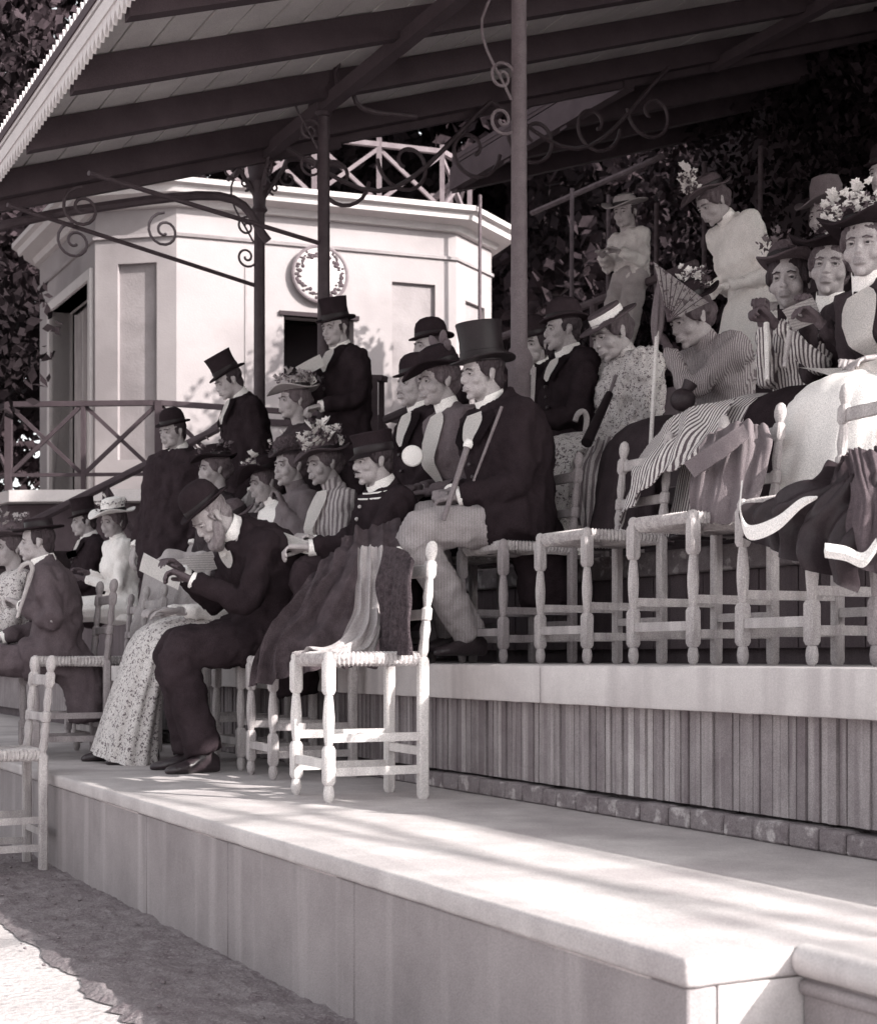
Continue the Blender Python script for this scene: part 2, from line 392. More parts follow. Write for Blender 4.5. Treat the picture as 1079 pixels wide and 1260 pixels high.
# end arch of the roof: curved timber and rows of scrolls seen against the pavilion
b = B(); tube(b, catmull([SD(RS0-0.02, RE, RZ-0.30), SD(RS0-0.02, 2.4, zr(2.4)-0.30), SD(RS0-0.02, 3.3, zr(3.3)-0.40), SD(RS0-0.02, CD, zr(CD)-0.75)], 18), 0.03, 8); obj('arch_rib', b, M_iron, RF)
b = B(); beam(b, SD(RS0-0.06, RE-0.3, zr(RE-.3)-0.10), SD(RS0-0.06, 4.1, zr(4.1)-0.12), 0.05, 0.20); obj('end_board', b, M_rafter, RF, smooth=False)
b = B(); beam(b, SD(RS0-0.06, 4.1, zr(4.1)-0.12), SD(RS0-0.06, RB, zr(RB)-0.12), 0.05, 0.14); obj('end_board', b, M_rafter, RF, smooth=False)
for i in range(6):
    d0 = CD+0.45+i*0.5
    b = B(); spiral(b, SD(RS0+0.1, d0, zr(d0)-0.45), Nv, Zv, 0.22, 1.15, 0.014, a0=pi if i % 2 else 0, sgn=1 if i % 2 else -1); obj('scroll', b, M_iron, RF)
for d0, d1 in ((CD, CD+1.6), (CD+1.6, CD+3.1)):
    b = B(); tube(b, catmull([SD(RS0+0.1, d0, zr(d0)-0.14), SD(RS0+0.1, (d0+d1)/2, zr((d0+d1)/2)-0.6), SD(RS0+0.1, d1, zr(d1)-0.14)], 14), 0.016, 6); obj('arch_rib', b, M_iron, RF)
# rods over the open bay beyond the roof (their shadows cross the lower step)
for s0, d0, s1, d1 in ((2.0, 6.3, 9.0, 7.4), (2.0, 7.3, 9.0, 7.0), (2.0, 6.9, 9.0, 6.5), (3.2, 6.0, 3.6, 7.6)):
    b = B(); tube(b, [SD(s0, d0, zr(d0)-0.05), SD(s1, d1, zr(d1)-0.05)], 0.020, 6); obj('tie_rod', b, M_iron, RF)

# columns
labs = ('slim dark iron column with scrolled bracket in front of the pavilion left of the clock',
        'slim dark iron column standing across the pavilion clock',
        'slim grey iron column rising behind the seated man in the tall silk hat')
for (px, t, x, y, s), lab, mm in zip(cols, labs, (M_iron, M_iron, M_ironl)):
    z0 = floor(3); zt = zr(CD)-0.23
    c = thing('iron_column', lab, 'column', (x, y, z0), 0, 'iron columns carrying the canopy')
    b = B(); lathe(b, [(0.040, 0.9), (0.038, 1.4), (0.035, zt-z0)], 14, V((x, y, z0))); obj('shaft', b, mm, c)
    b = B(); lathe(b, [(0.075, 0), (0.075, 0.06), (0.055, 0.10), (0.052, 0.90), (0.064, 0.92), (0.064, 0.96), (0.044, 1.0)], 14, V((x, y, z0))); obj('base', b, mm, c)
    zc = {320: 4.02, 399: 4.32, 639: 4.22}[px]
    b = B(); lathe(b, [(0.036, -0.16), (0.055, -0.14), (0.04, -0.11), (0.05, 0.0), (0.075, 0.04), (0.06, 0.08), (0.085, 0.2), (0.04, 0.24)], 14, V((x, y, zc))); obj('capital', b, mm, c)
    for ax in (Nv, -Nv, Uv, -Uv):
        b = B(); P = [V((x, y, zc-0.05)) + ax*0.03, V((x, y, zc+0.14)) + ax*0.16, V((x, y, min(zc+0.42, zt+.1))) + ax*0.24, V((x, y, min(zc+0.62, zt+.1))) + ax*0.62]
        tube(b, catmull(P, 14), 0.016, 6); br = obj('bracket', b, mm, c)
        b = B(); spiral(b, V((x, y, zc+0.10)) + ax*0.20, ax, Zv, 0.07, 1.4, 0.009, a0=pi/2); obj('scroll', b, mm, br)
        b = B(); spiral(b, V((x, y, zc+0.02)) + ax*0.10, ax, Zv, 0.045, 1.3, 0.008, a0=-pi/2, sgn=-1); obj('scroll', b, mm, br)
    zl = {320: 3.66, 399: 3.96, 639: 3.5}[px]
    for sg in (-1, 1):
        b = B(); spiral(b, V((x, y, zl+sg*0.10)) - Nv*0.09, Nv, Zv*sg, 0.075, 1.5, 0.008, a0=0); obj('scroll', b, mm, c)
    b = B(); tube(b, catmull([V((x, y, zl)) - Nv*0.04, V((x, y, zl+0.3)) - Nv*0.20, V((x, y, zl+0.6)) - Nv*0.10, V((x, y, zc+0.1)) - Nv*0.25], 14), 0.007, 6); obj('whip_bracket', b, mm, c)

# ------------------------------------------------------------------ pavilion
PZ = CAMZ + 1.76        # its floor
pts = [W(50, 0, 20.2), W(118, 0, 17.8), W(218, 0, 17.6), W(562, 0, 18.7), W(605, 0, 19.5)]
pts = [V((p.x, p.y, 0)) for p in pts]
back = (pts[3]-pts[2]).normalized(); nb = V((-back.y, back.x, 0))
A2 = pts[0] + nb*0.6 + back*0.5; F_2 = pts[4] + nb*2.4; 
poly = pts + [F_2, F_2 - back*0.7 + nb*0.6, A2 + nb*0.4]
cen = sum(poly, V())/len(poly)
PV = thing('pavilion', 'white plastered octagonal pavilion with a clock, cornice and roof railing', 'building', (cen.x, cen.y, PZ))
HW = 2.98*1.0
def offs(poly, o):
    n = len(poly); out = []
    for i in range(n):
        a, c, e = poly[i-1], poly[i], poly[(i+1) % n]
        n1 = (c-a).normalized(); n2 = (e-c).normalized(); m1 = V((n1.y, -n1.x, 0)); m2 = V((n2.y, -n2.x, 0))
        m = (m1+m2).normalized(); out.append(c + m*o/max(m.dot(m1), 0.4))
    return out
def ring_at(poly, o, z): return [V((p.x, p.y, z)) for p in offs(poly, o)]
zf = PZ + 3.05       # frieze line
zc0, zc1 = PZ+3.42, PZ+3.62
# walls: one part for each face, the openings left in them
def face_wall(i, openings, parent, m=None):
    a, c = poly[i], poly[(i+1) % len(poly)]; Ld = (c-a).length; e = (c-a).normalized(); no = V((e.y, -e.x, 0))
    xs = sorted({0, Ld} | {x for o in openings for x in o[:2]}); zs = sorted({0, zc0-PZ} | {z for o in openings for z in o[2:4]})
    b = B()
    for x0, x1 in zip(xs[:-1], xs[1:]):
        for z0, z1 in zip(zs[:-1], zs[1:]):
            if any(o[0] <= x0 and x1 <= o[1] and o[2] <= z0 and z1 <= o[3] for o in openings): continue
            q = [a+e*x0, a+e*x1, a+e*x1-no*0.22, a+e*x0-no*0.22]
            hexa(b, [p+V((0, 0, PZ+z0)) for p in q] + [p+V((0, 0, PZ+z1)) for p in q])
    bmesh.ops.remove_doubles(b, verts=b.verts, dist=1e-4)
    o = obj('wall', b, m or M_plaster, parent, smooth=False)
    return o, a, e, no, Ld
def quad_panel(b, a, e, no, x0, x1, z0, z1, off, th):
    q = [a+e*x0+no*off, a+e*x1+no*off, a+e*x1+no*(off-th), a+e*x0+no*(off-th)]
    return hexa(b, [p+V((0, 0, PZ+z0)) for p in q] + [p+V((0, 0, PZ+z1)) for p in q])
# left door face
L0 = (poly[1]-poly[0]).length
wl, a, e, no, Ld = face_wall(0, [(0.30*Ld if False else 0.25*L0, 0.93*L0, 0, 2.62)], PV)
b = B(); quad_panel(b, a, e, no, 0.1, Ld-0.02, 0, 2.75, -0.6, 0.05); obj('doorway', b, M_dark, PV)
b = B()
n = 40; r0 = []; r1 = []
for i in range(n):
    x = 0.42*Ld + (0.34*Ld)*i/(n-1); o_ = -0.22 + 0.05*sin(i*1.5)+0.02*sin(i*0.7)
    p = a+e*x+no*o_; r0.append(p+V((0, 0, PZ+0.0))); r1.append(p*1.0+V((0, 0, PZ+2.5)))
loft(b, [r0, r1], cap=False, closed=False); obj('curtain', b, M_curtain, PV)
b = B(); quad_panel(b, a, e, no, 0.25*Ld-0.12, 0.25*Ld, 0, 2.74, 0.04, 0.3); quad_panel(b, a, e, no, 0.93*Ld, 0.93*Ld+0.1, 0, 2.74, 0.04, 0.3); quad_panel(b, a, e, no, 0.25*Ld, 0.93*Ld, 2.62, 2.74, 0.04, 0.3); obj('door_frame', b, M_white, PV, smooth=False)
# chamfer with recessed panel
L1 = (poly[2]-poly[1]).length
w1, a, e, no, Ld = face_wall(1, [(0.28*L1, 0.76*L1, 0.5, 2.75)], PV)
b = B(); quad_panel(b, a, e, no, 0.2*Ld, 0.85*Ld, 0.4, 2.85, -0.06, 0.08); obj('recessed_panel', b, M_plaster2, PV, smooth=False)
# front face: dark opening, clock, recessed panels
L2 = (poly[3]-poly[2]).length
def xof(px):   # where a photo column meets the front face
    a, c = poly[2], poly[3]; k = (px-540)/FPX
    e = c-a; s = (k*a.y - a.x)/(e.x - k*e.y); return s*L2
ops = [(xof(350), xof(436), 1.0, 2.22), (xof(483), xof(536), 0.3, 2.72)]
w2, a, e, no, Ld = face_wall(2, ops, PV)
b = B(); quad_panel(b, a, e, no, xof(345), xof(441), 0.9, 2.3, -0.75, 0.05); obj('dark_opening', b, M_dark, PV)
b = B(); quad_panel(b, a, e, no, xof(478), xof(541), 0.2, 2.8, -0.05, 0.08); obj('recessed_panel', b, M_plaster2, PV, smooth=False)
b = B()
for z0, z1, x0, x1 in ((0.93, 1.0, 312, 442), (2.22, 2.27, 344, 442)): quad_panel(b, a, e, no, xof(x0), xof(x1), z0, z1, 0.03, 0.1)
obj('window_frame', b, M_black, PV, smooth=False)
b = B(); quad_panel(b, a, e, no, xof(302), xof(304.5), 0.2, 2.75, 0.01, 0.02); obj('panel_edge', b, M_plaster2, PV)
cc = a + e*xof(393) + no*0.02; cz = PZ + 2.72
yawc = atan2(e.y, e.x); Mc = Matrix.Rotation(yawc, 3, 'Z') @ Matrix.Rotation(pi/2, 3, 'X')
CLK = B(); lathe(CLK, [(0.05, 0), (0.325, 0), (0.33, 0.03), (0.30, 0.05), (0.0001, 0.05)], 40, V((cc.x, cc.y, cz)), Mc, cap=False); ck = obj('clock', CLK, M_white, PV)
for i in range(80):
    b = B(); an = 2*pi*i/80+random.uniform(-.05, .05); r = 0.255+random.uniform(-0.045, 0.04)
    ell(b, V((cc.x, cc.y, cz)) + Mc @ V((cos(an)*r, sin(an)*r, 0.052)), (random.uniform(.012, .034), random.uniform(.012, .03), 0.012), Mc, seg=7, rin=4); obj('wreath_leaf', b, M_rafter, ck)
b = B(); lathe(b, [(0.318, 0.02), (0.335, 0.03), (0.345, 0.05), (0.325, 0.06), (0.305, 0.055)], 40, V((cc.x, cc.y, cz)), Mc, cap=False); obj('clock_rim', b, M_ironl, ck)
b = B()
for an, ln in ((radians(60), 0.13), (radians(165), 0.19)):
    beam(b, V((cc.x, cc.y, cz)) + Mc @ V((0, 0, 0.056)), V((cc.x, cc.y, cz)) + Mc @ V((sin(an)*ln, cos(an)*ln, 0.056)), 0.014, 0.006, up=no)
obj('clock_hand', b, M_black, ck, smooth=False)
# right chamfer and hidden faces
L3 = (poly[4]-poly[3]).length
w3, a, e, no, Ld = face_wall(3, [(0.25*L3, 0.8*L3, 0.4, 2.6)], PV)
b = B(); quad_panel(b, a, e, no, 0.2*Ld, 0.85*Ld, 0.3, 2.7, -0.05, 0.08); obj('recessed_panel', b, M_plaster2, PV, smooth=False)
for i in (4, 5, 6, 7): face_wall(i, [], PV)
b = B(); loft(b, [ring_at(poly, 0.004, zf-0.02), ring_at(poly, 0.03, zf-0.015), ring_at(poly, 0.03, zf+0.02), ring_at(poly, 0.004, zf+0.03)], cap=False); obj('string_course', b, M_plaster2, PV, smooth=False)
b = B(); loft(b, [ring_at(poly, -0.02, zc0-0.06), ring_at(poly, 0.06, zc0-0.05), ring_at(poly, 0.09, zc0+0.02), ring_at(poly, 0.26, zc0+0.05), ring_at(poly, 0.28, zc0+0.12), ring_at(poly, 0.34, zc1-0.06), ring_at(poly, 0.34, zc1), ring_at(poly, -0.3, zc1+0.02)]); obj('cornice', b, M_white, PV, smooth=False)
M_rwhite = mat('weathered_white', 0.13, var=0.2, scale=9, bump=0.1)
RR_ = ring_at(poly, -0.25, zc1+0.02); rl = thing('roof_railing', 'white lattice railing round the flat roof of the octagonal pavilion', 'railing', RR_[2])
for i in range(len(RR_)):
    p, q = RR_[i], RR_[(i+1) % len(RR_)]; n = max(1, round((q-p).length/0.75)); h = 0.78
    for z, wd in ((0.08, 0.05), (h, 0.06)):
        b = B(); beam(b, p+Zv*z, q+Zv*z, wd, wd); obj('rail', b, M_rwhite, rl, smooth=False)
    for k in range(n):
        x0, x1 = p.lerp(q, k/n), p.lerp(q, (k+1)/n)
        b = B(); beam(b, x0-Zv*0.02, x0+Zv*(h+0.08), 0.06, 0.06, up=V((1, 0, 0))); obj('post', b, M_rwhite, rl, smooth=False)
        b = B(); beam(b, x0+Zv*0.1, x1+Zv*(h-.04), 0.035, 0.045); obj('brace', b, M_rwhite, rl, smooth=False)
        b = B(); beam(b, x0.lerp(x1, .02)+Zv*(h-.04)+nb*.04, x1+Zv*0.1+nb*.04, 0.035, 0.045); obj('brace', b, M_rwhite, rl, smooth=False)

# balcony platform with crossed railing
BT = 16.1; BZ = CAMZ + (808-603)/FPX*BT
bp = [W(-120, 0, BT+3.2), W(12, 0, BT), W(197, 0, BT-0.1), W(470, 0, BT+0.9), W(640, 0, BT+2.6)]
bp = [V((p.x, p.y, 0)) for p in bp]
PL = thing('balcony', 'raised balcony before the pavilion with pale slab edge and crossed wooden railing', 'balcony', (bp[2].x, bp[2].y, 0))
b = B(); rb = [V((-9, 22, 0)), V((5, 24, 0))]
low = [p+Zv*(BZ-0.12) for p in bp]+[V((4, 23, BZ-0.12)), V((-8, 23, BZ-0.12))]; up_ = [p+Zv*0.12 for p in low]
loft(b, [low, up_]); obj('slab', b, M_white, PL, smooth=False)
b = B(); low = [p+nb*0.25+Zv*(BZ-0.62) for p in bp]+[V((4, 22.9, BZ-0.62)), V((-8, 22.9, BZ-0.62))]; loft(b, [low, [p+Zv*0.49 for p in low]]); obj('fascia_beam', b, M_rafter, PL, smooth=False)
M_rail = mat('rail_wood', 0.04, var=0.2, scale=8, bump=0.05)
for p, q in zip(bp[:-1], bp[1:]):
    n = max(1, round((q-p).length/0.80)); h = 0.90
    p = p + Zv*BZ + nb*0.05; q = q + Zv*BZ + nb*0.05
    for z, wd in ((0.16, 0.035), (h, 0.055)):
        b = B(); beam(b, p+Zv*z, q+Zv*z, wd, wd); obj('rail', b, M_rail, PL, smooth=False)
    for k in range(n):
        x0, x1 = p.lerp(q, k/n), p.lerp(q, (k+1)/n)
        b = B(); beam(b, x0, x0+Zv*(h+.02), 0.07 if k == 0 else 0.045, 0.07 if k == 0 else 0.045, up=V((1, 0, 0))); obj('post', b, M_rail, PL, smooth=False)
        for zz in ((0.16, h), (h, 0.16)):
            b = B(); beam(b, x0+Zv*zz[0]+nb*(.03 if zz[0] > .5 else 0), x1+Zv*zz[1]+nb*(.03 if zz[0] > .5 else 0), 0.03, 0.04); obj('brace', b, M_rail, PL, smooth=False)
for px in (60, 197, 330, 470):
    p = W(px, 0, BT+0.8); b = B(); beam(b, V((p.x, p.y, 0)), V((p.x, p.y, BZ-0.5)), 0.16, 0.16, up=V((1, 0, 0))); obj('pier', b, M_ironl, PL, smooth=False)
b = B(); 
low = [W(-200, 0, 19.5), W(640, 0, 20.5)]; hexa(b, [V((low[0].x, low[0].y, 0)), V((low[1].x, low[1].y, 0)), V((low[1].x, low[1].y+.2, 0)), V((low[0].x, low[0].y+.2, 0)), V((low[0].x, low[0].y, BZ-.14)), V((low[1].x, low[1].y, BZ-.14)), V((low[1].x, low[1].y+.2, BZ-.14)), V((low[0].x, low[0].y+.2, BZ-.14))])
obj('under_wall', b, M_ironl, PL, smooth=False)
# stair with its handrail running down from the balcony
SR = thing('stair_railing', 'dark sloping handrail of the stair beside the balcony', 'railing', W(100, 620, 12.6))
p0, p1 = W(22, 652, 12.3), W(268, 528, 13.6)
b = B(); tube(b, [p0, p1], 0.035, 8); obj('handrail', b, M_rail, SR)
for k in (0.05, 0.42, 0.8):
    p = p0.lerp(p1, k); b = B(); beam(b, p-Zv*1.0, p, 0.05, 0.05, up=V((1, 0, 0))); obj('post', b, M_rail, SR, smooth=False)
    q = p0.lerp(p1, min(k+.2, 1)); b = B(); beam(b, p-Zv*0.02, q-Zv*0.75, 0.035, 0.035); obj('brace', b, M_rail, SR, smooth=False)
HR = thing('aisle_railing', 'short dark railing with square newel behind the man holding up a paper', 'railing', W(462, 520, 10.9))
b = B(); beam(b, W(460, 545, 10.9), W(460, 466, 10.9), 0.06, 0.06, up=V((1, 0, 0))); obj('newel', b, M_rail, HR, smooth=False)
b = B(); beam(b, W(470, 545, 11.0), W(470, 470, 11.0), 0.04, 0.04, up=V((1, 0, 0))); obj('newel', b, M_rail, HR, smooth=False)
b = B(); beam(b, W(440, 465, 11.0), W(474, 466, 10.9), 0.09, 0.04); obj('cap', b, M_rail, HR, smooth=False)
b = B(); tube(b, [W(476, 516, 10.6), W(545, 486, 9.6)], 0.03, 8); obj('handrail', b, M_rail, HR)
b = B(); beam(b, W(492, 508, 10.4), W(506, 560, 10.4), 0.035, 0.035); obj('brace', b, M_rail, HR, smooth=False)

# ------------------------------------------------------------------ vegetation
def leaf_blob(b, c, r, n, size, seed):
    rnd = random.Random(seed)
    for i in range(n):
        while True:
            q = V((rnd.uniform(-1, 1), rnd.uniform(-1, 1), rnd.uniform(-1, 1)))
            if 0.25 < q.length < 1.0: break
        p = c + V((q.x*r[0], q.y*r[1], q.z*r[2]))
        a = V((rnd.uniform(-1, 1), rnd.uniform(-1, 1), rnd.uniform(-.6, .6))).normalized(); e = a.orthogonal().normalized()
        e.rotate(Matrix.Rotation(rnd.uniform(0, 6.28), 3, a)); sz = size*rnd.uniform(.6, 1.4); g = a.cross(e)
        vs = [b.verts.new(p+x) for x in (-e*sz*.5, g*sz*.28, e*sz*.5+a*sz*.1, -g*sz*.28)]
        b.faces.new(vs)
def tree(label, base, h, cr, n, size, seed, clumps=9):
    rnd = random.Random(seed); T = thing('tree', label, 'tree', base, 0, 'trees round the stand')
    b = B(); top = base+Zv*h*0.75
    tube(b, catmull([base, base+V((.15, .1, h*.3)), base+V((-.1, .2, h*.55)), top], 10), [0.28-.022*i for i in range(10)], 10); trk = obj('trunk', b, M_bark, T)
    for k in range(6):
        a = rnd.uniform(0, 6.28); b = B(); p = base+Zv*h*rnd.uniform(.35, .65)
        tube(b, catmull([p, p+V((cos(a)*cr*.4, sin(a)*cr*.4, h*.08)), p+V((cos(a)*cr*.8, sin(a)*cr*.8, h*.2))], 7), [.09, .08, .07, .06, .05, .035, .02], 7); obj('limb', b, M_bark, trk)
    crown = None
    for mi in range(3):
        b = B()
        for k in range(clumps):
            a = rnd.uniform(0, 6.28); rr = cr*rnd.uniform(.1, .85); zz = h*rnd.uniform(.32, 1.0)
            leaf_blob(b, base+V((cos(a)*rr, sin(a)*rr, zz)), (cr*rnd.uniform(.25, .45),)*2+(cr*rnd.uniform(.2, .35),), n//clumps, size, rnd.random())
        o = obj('foliage', b, M_leaf[mi], crown or T, smooth=False); crown = crown or o
    return T
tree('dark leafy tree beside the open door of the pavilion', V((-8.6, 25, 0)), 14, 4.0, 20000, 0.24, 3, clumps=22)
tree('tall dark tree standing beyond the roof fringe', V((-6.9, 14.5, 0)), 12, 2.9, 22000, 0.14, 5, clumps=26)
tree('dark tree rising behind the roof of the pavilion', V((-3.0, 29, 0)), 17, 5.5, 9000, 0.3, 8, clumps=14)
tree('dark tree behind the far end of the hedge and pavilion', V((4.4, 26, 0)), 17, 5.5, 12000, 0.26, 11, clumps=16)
tree('broad dark tree added behind the stand to shade the hedge', SD(-12.5, 13.4, 0), 7.0, 2.6, 14000, 0.17, 14, clumps=18)  # tree added here to keep the hedge in shade
tree('dense dark tree added at the near end of the stand to shade the hedge', SD(-6.0, 13.0, 0), 9.0, 3.4, 14000, 0.17, 17, clumps=18)  # second tree added for its shade on the hedge
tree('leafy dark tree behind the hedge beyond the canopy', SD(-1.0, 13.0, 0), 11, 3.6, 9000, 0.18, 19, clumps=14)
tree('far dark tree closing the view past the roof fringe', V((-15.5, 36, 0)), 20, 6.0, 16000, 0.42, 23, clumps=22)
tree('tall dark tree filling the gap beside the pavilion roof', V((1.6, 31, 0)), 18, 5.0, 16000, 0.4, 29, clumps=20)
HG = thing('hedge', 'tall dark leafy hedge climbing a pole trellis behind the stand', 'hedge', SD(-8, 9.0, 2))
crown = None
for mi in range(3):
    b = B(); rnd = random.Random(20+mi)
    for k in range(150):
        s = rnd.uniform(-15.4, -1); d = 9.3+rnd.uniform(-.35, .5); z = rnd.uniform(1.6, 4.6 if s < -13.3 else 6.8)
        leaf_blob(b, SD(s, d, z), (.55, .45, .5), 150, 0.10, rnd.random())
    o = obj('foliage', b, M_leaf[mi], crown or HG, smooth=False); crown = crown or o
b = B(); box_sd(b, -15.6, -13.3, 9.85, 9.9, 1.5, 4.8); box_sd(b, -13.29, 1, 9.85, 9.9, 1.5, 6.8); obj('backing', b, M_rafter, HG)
for px, y0, y1, d in ((703, 470, 232, 8.4), (748, 460, 240, 8.5), (807, 470, 250, 8.5), (866, 440, 200, 8.6), (935, 400, 180, 8.6), (590, 520, 240, 8.8)):
    b = B(); tube(b, [Wd(px, y0, d), Wd(px+1, y1, d)], 0.022, 7); obj('trellis_pole', b, M_bark, HG)
b = B(); tube(b, [Wd(655, 262, 8.6), Wd(820, 190, 8.6)], 0.03, 7); obj('trellis_pole', b, M_bark, HG)
# ------------------------------------------------------------------ rush seated chairs
M_wood = mat('chair_wood', 0.40, var=0.3, scale=14, bump=0.35, bscale=70, stretch=(1, 1, .25))
M_wood2 = mat('chair_wood_grey', 0.26, var=0.3, scale=14, bump=0.15, bscale=60, stretch=(1, 1, .25))
M_woodw = mat('chair_wood_pale', 0.58, var=0.18, scale=14, bump=0.12, bscale=60, stretch=(1, 1, .25))
M_rush = mat('rush', 0.42, var=0.3, scale=40, bump=0.4, bscale=140)
def sq(b, x, y, z0, z1, r, ch=0.006):
    r *= LG
    prof = [(-r, -r+ch), (-r+ch, -r), (r-ch, -r), (r, -r+ch), (r, r-ch), (r-ch, r), (-r+ch, r), (-r, r-ch)]
    rings = []
    for z, k in ((z0, .72), (z0+.012, 1), (z1-.012, 1), (z1, .72)): rings.append([V((x+p*k, y+q*k, z)) for p, q in prof])
    loft(b, rings)
LG = 0.86
CW, CDP, CSH, CBH = 0.36, 0.34, 0.475, 0.86
def chair_meshes():
    out = []
    fx = CW/2-0.02; bx_ = CW/2-0.035; fy = CDP/2; by = -CDP/2
    for sx in (-1, 1):
        b = B(); x = sx*fx; c = V((x, fy, 0))
        lathe(b, [(q*LG, z) for q, z in ((.010, 0), (.019, .012), (.022, .032), (.018, .052), (.012, .062))], 10, c)
        sq(b, x, fy, .058, .185, .0225)
        lathe(b, [(q*LG, z) for q, z in ((.013, .18), (.017, .20), (.022, .25), (.0225, .28), (.018, .33), (.014, .352), (.014, .36))], 10, c)
        sq(b, x, fy, .352, CSH-.008, .0225)
        lathe(b, [(q*LG, z) for q, z in ((.02, CSH-.012), (.021, CSH+.004), (.014, CSH+.016), (.004, CSH+.02))], 10, c)
        out.append(('front_leg', b, 'w'))
        b = B(); x = sx*bx_; lean = 0.03
        sq(b, x, by, 0, CSH, .0205)
        Pz = [(.015, CSH), (.021, CSH+.02), (.017, CSH+.06), (.022, CSH+.09), (.016, CSH+.12), (.022, CSH+.125), (.022, CSH+.16), (.014, CSH+.168), (.020, CSH+.20), (.015, CSH+.262)]
        lathe(b, [(r*LG, z) for r, z in Pz], 10, V((x, by, 0)))
        sq(b, x, by, CSH+.262, CSH+.322, .021)
        lathe(b, [(.010, CSH+.318), (.013, CSH+.325), (.020, CSH+.345), (.0205, CSH+.362), (.016, CSH+.38), (.006, CSH+.389)], 10, V((x, by, 0)))
        for v in b.verts:
            if v.co.z > CSH: v.co.y -= (v.co.z-CSH)*0.09
        out.append(('back_post', b, 'w'))
    for z, hh in ((CSH+.142, .035), (CSH+.29, .042)):
        b = B(); beam(b, (-bx_, by-(z-CSH)*.09, z), (bx_, by-(z-CSH)*.09, z), .014, hh); bevel(b, .004); out.append(('back_rail', b, 'w'))
    b = B(); beam(b, (-fx, fy, .125), (fx, fy, .125), .018, .03); out.append(('stretcher', b, 'w'))
    b = B(); beam(b, (-bx_, by, .16), (bx_, by, .16), .018, .028); out.append(('stretcher', b, 'w'))
    for sx in (-1, 1):
        for z in (.10, .21):
            b = B(); beam(b, (sx*fx, fy, z), (sx*bx_, by, z), .018, .028); out.append(('stretcher', b, 'w'))
    # woven seat: cords wrapped over the rails, meeting on the diagonals
    b = B(); n = 44; hw = CW/2-.022; hd = CDP/2+.004
    per = []
    for side, (ax, ay, cx, cy) in enumerate(((-1, 1, 1, 1), (1, 1, 1, -1), (1, -1, -1, -1), (-1, -1, -1, 1))):
        for i in range(n): k = i/n; per.append((ax+(cx-ax)*k, ay+(cy-ay)*k))
    rings = []
    for rr, z in ((.06, CSH-.032), (.55, CSH-.026), (.92, CSH-.03), (1.0, CSH-.022), (1.03, CSH-.005), (1.0, CSH+.012), (.9, CSH+.017), (.5, CSH+.009), (.05, CSH+.004)):
        ring = []
        for i, (x, y) in enumerate(per):
            g = (0.0022 if i % 2 else -0.0022)*(1 if rr > .3 else 0); hx = hw*(1 if y > 0 else .94)
            ring.append(V((x*(hx*rr+(g if abs(x) > .99 else 0)), y*(hd*rr+(g if abs(y) > .99 else 0)), z + (g if .3 < rr < .99 else g*.5)*(1 if z > CSH else -1))))
        rings.append(ring)
    loft(b, rings); out.append(('seat', b, 'r'))
    return out
CH = {}
for key, mw in (('w', M_woodw), ('n', M_wood), ('g', M_wood2)):
    if not CH: base_parts = [(n_, to_mesh(n_, b_, True, 35), k_) for n_, b_, k_ in chair_meshes()]
    L_ = []
    for n_, me, k_ in base_parts:
        m2 = me.copy(); m2.materials.append(M_rush if k_ == 'r' else mw); L_.append((n_, m2))
    CH[key] = L_
crnd = random.Random(4)
def chair(s, d, fl, face, label, key='n', group='rush seated chairs', sc_=1.0):
    face += crnd.uniform(-3, 3); key = crnd.choice(('n', 'n', 'g')) if key == 'n' else key
    p = SD(s, d, fl) if not isinstance(s, V) else V((s.x, s.y, fl))
    T = thing('chair', label, 'chair', p, radians(face)-pi/2, group); T.scale = (sc_,)*3
    for n_, me in CH[key]:
        o = bpy.data.objects.new(n_, me); COL.objects.link(o); o.parent = T
    return T
def chair_px(px, d, fl, face, label, key='n', **k):
    t = t_of(px, d); return chair(W(px, 0, t), 0, fl, face, label, key, **k)
FACE = 207.0

# ------------------------------------------------------------------ people
M_skin = mat('skin', 0.35, rough=0.6, var=0.06, scale=14, bump=0.05, bscale=150, spec=0.35)
M_lip = mat('lips', 0.26, rough=0.5, var=0.05, bump=0)
M_eyew = mat('eye', 0.34, rough=0.25, var=0.02, bump=0, spec=0.5)
M_iris = mat('iris', 0.02, rough=0.2, var=0.02, bump=0, spec=0.5)
M_hair = mat('dark_hair', 0.035, rough=0.6, var=0.4, scale=60, bump=0.6, bscale=160, stretch=(1, 1, .2))
M_hairg = mat('grey_hair', 0.22, rough=0.7, var=0.4, scale=60, bump=0.6, bscale=160, stretch=(1, 1, .2))
M_hairb = mat('brown_hair', 0.09, rough=0.6, var=0.4, scale=60, bump=0.6, bscale=160, stretch=(1, 1, .2))
M_blk = mat('black_wool', 0.022, var=0.3, scale=8, bump=0.35, bscale=260, spec=.06, rough=1)
M_blk2 = mat('charcoal_wool', 0.032, var=0.3, scale=8, bump=0.35, bscale=260, spec=.06, rough=1)
M_gry = mat('grey_wool', 0.15, var=0.15, scale=8, bump=0.3, bscale=260)
M_trs = mat('light_trousers', 0.33, var=0.1, scale=8, bump=0.3, bscale=260, pat='stripe', v2=0.28, freq=26)
M_wht = mat('white_cotton', 0.82, var=0.05, scale=8, bump=0.15, bscale=160)
M_linen = mat('white_linen', 0.80, var=0.03, scale=8, bump=0.05)
M_glv = mat('dark_glove', 0.07, rough=0.55, var=0.2, scale=20, bump=0.1)
M_glvl = mat('tan_glove', 0.2, rough=0.55, var=0.15, scale=20, bump=0.1)
M_felt = mat('black_felt', 0.02, rough=1, var=0.2, scale=12, bump=0.1, bscale=200, spec=.08)
M_silk = mat('black_silk', 0.014, rough=0.5, var=0.2, scale=12, bump=0.03, spec=0.25)
M_straw = mat('straw', 0.36, var=0.2, scale=30, bump=0.4, bscale=160)
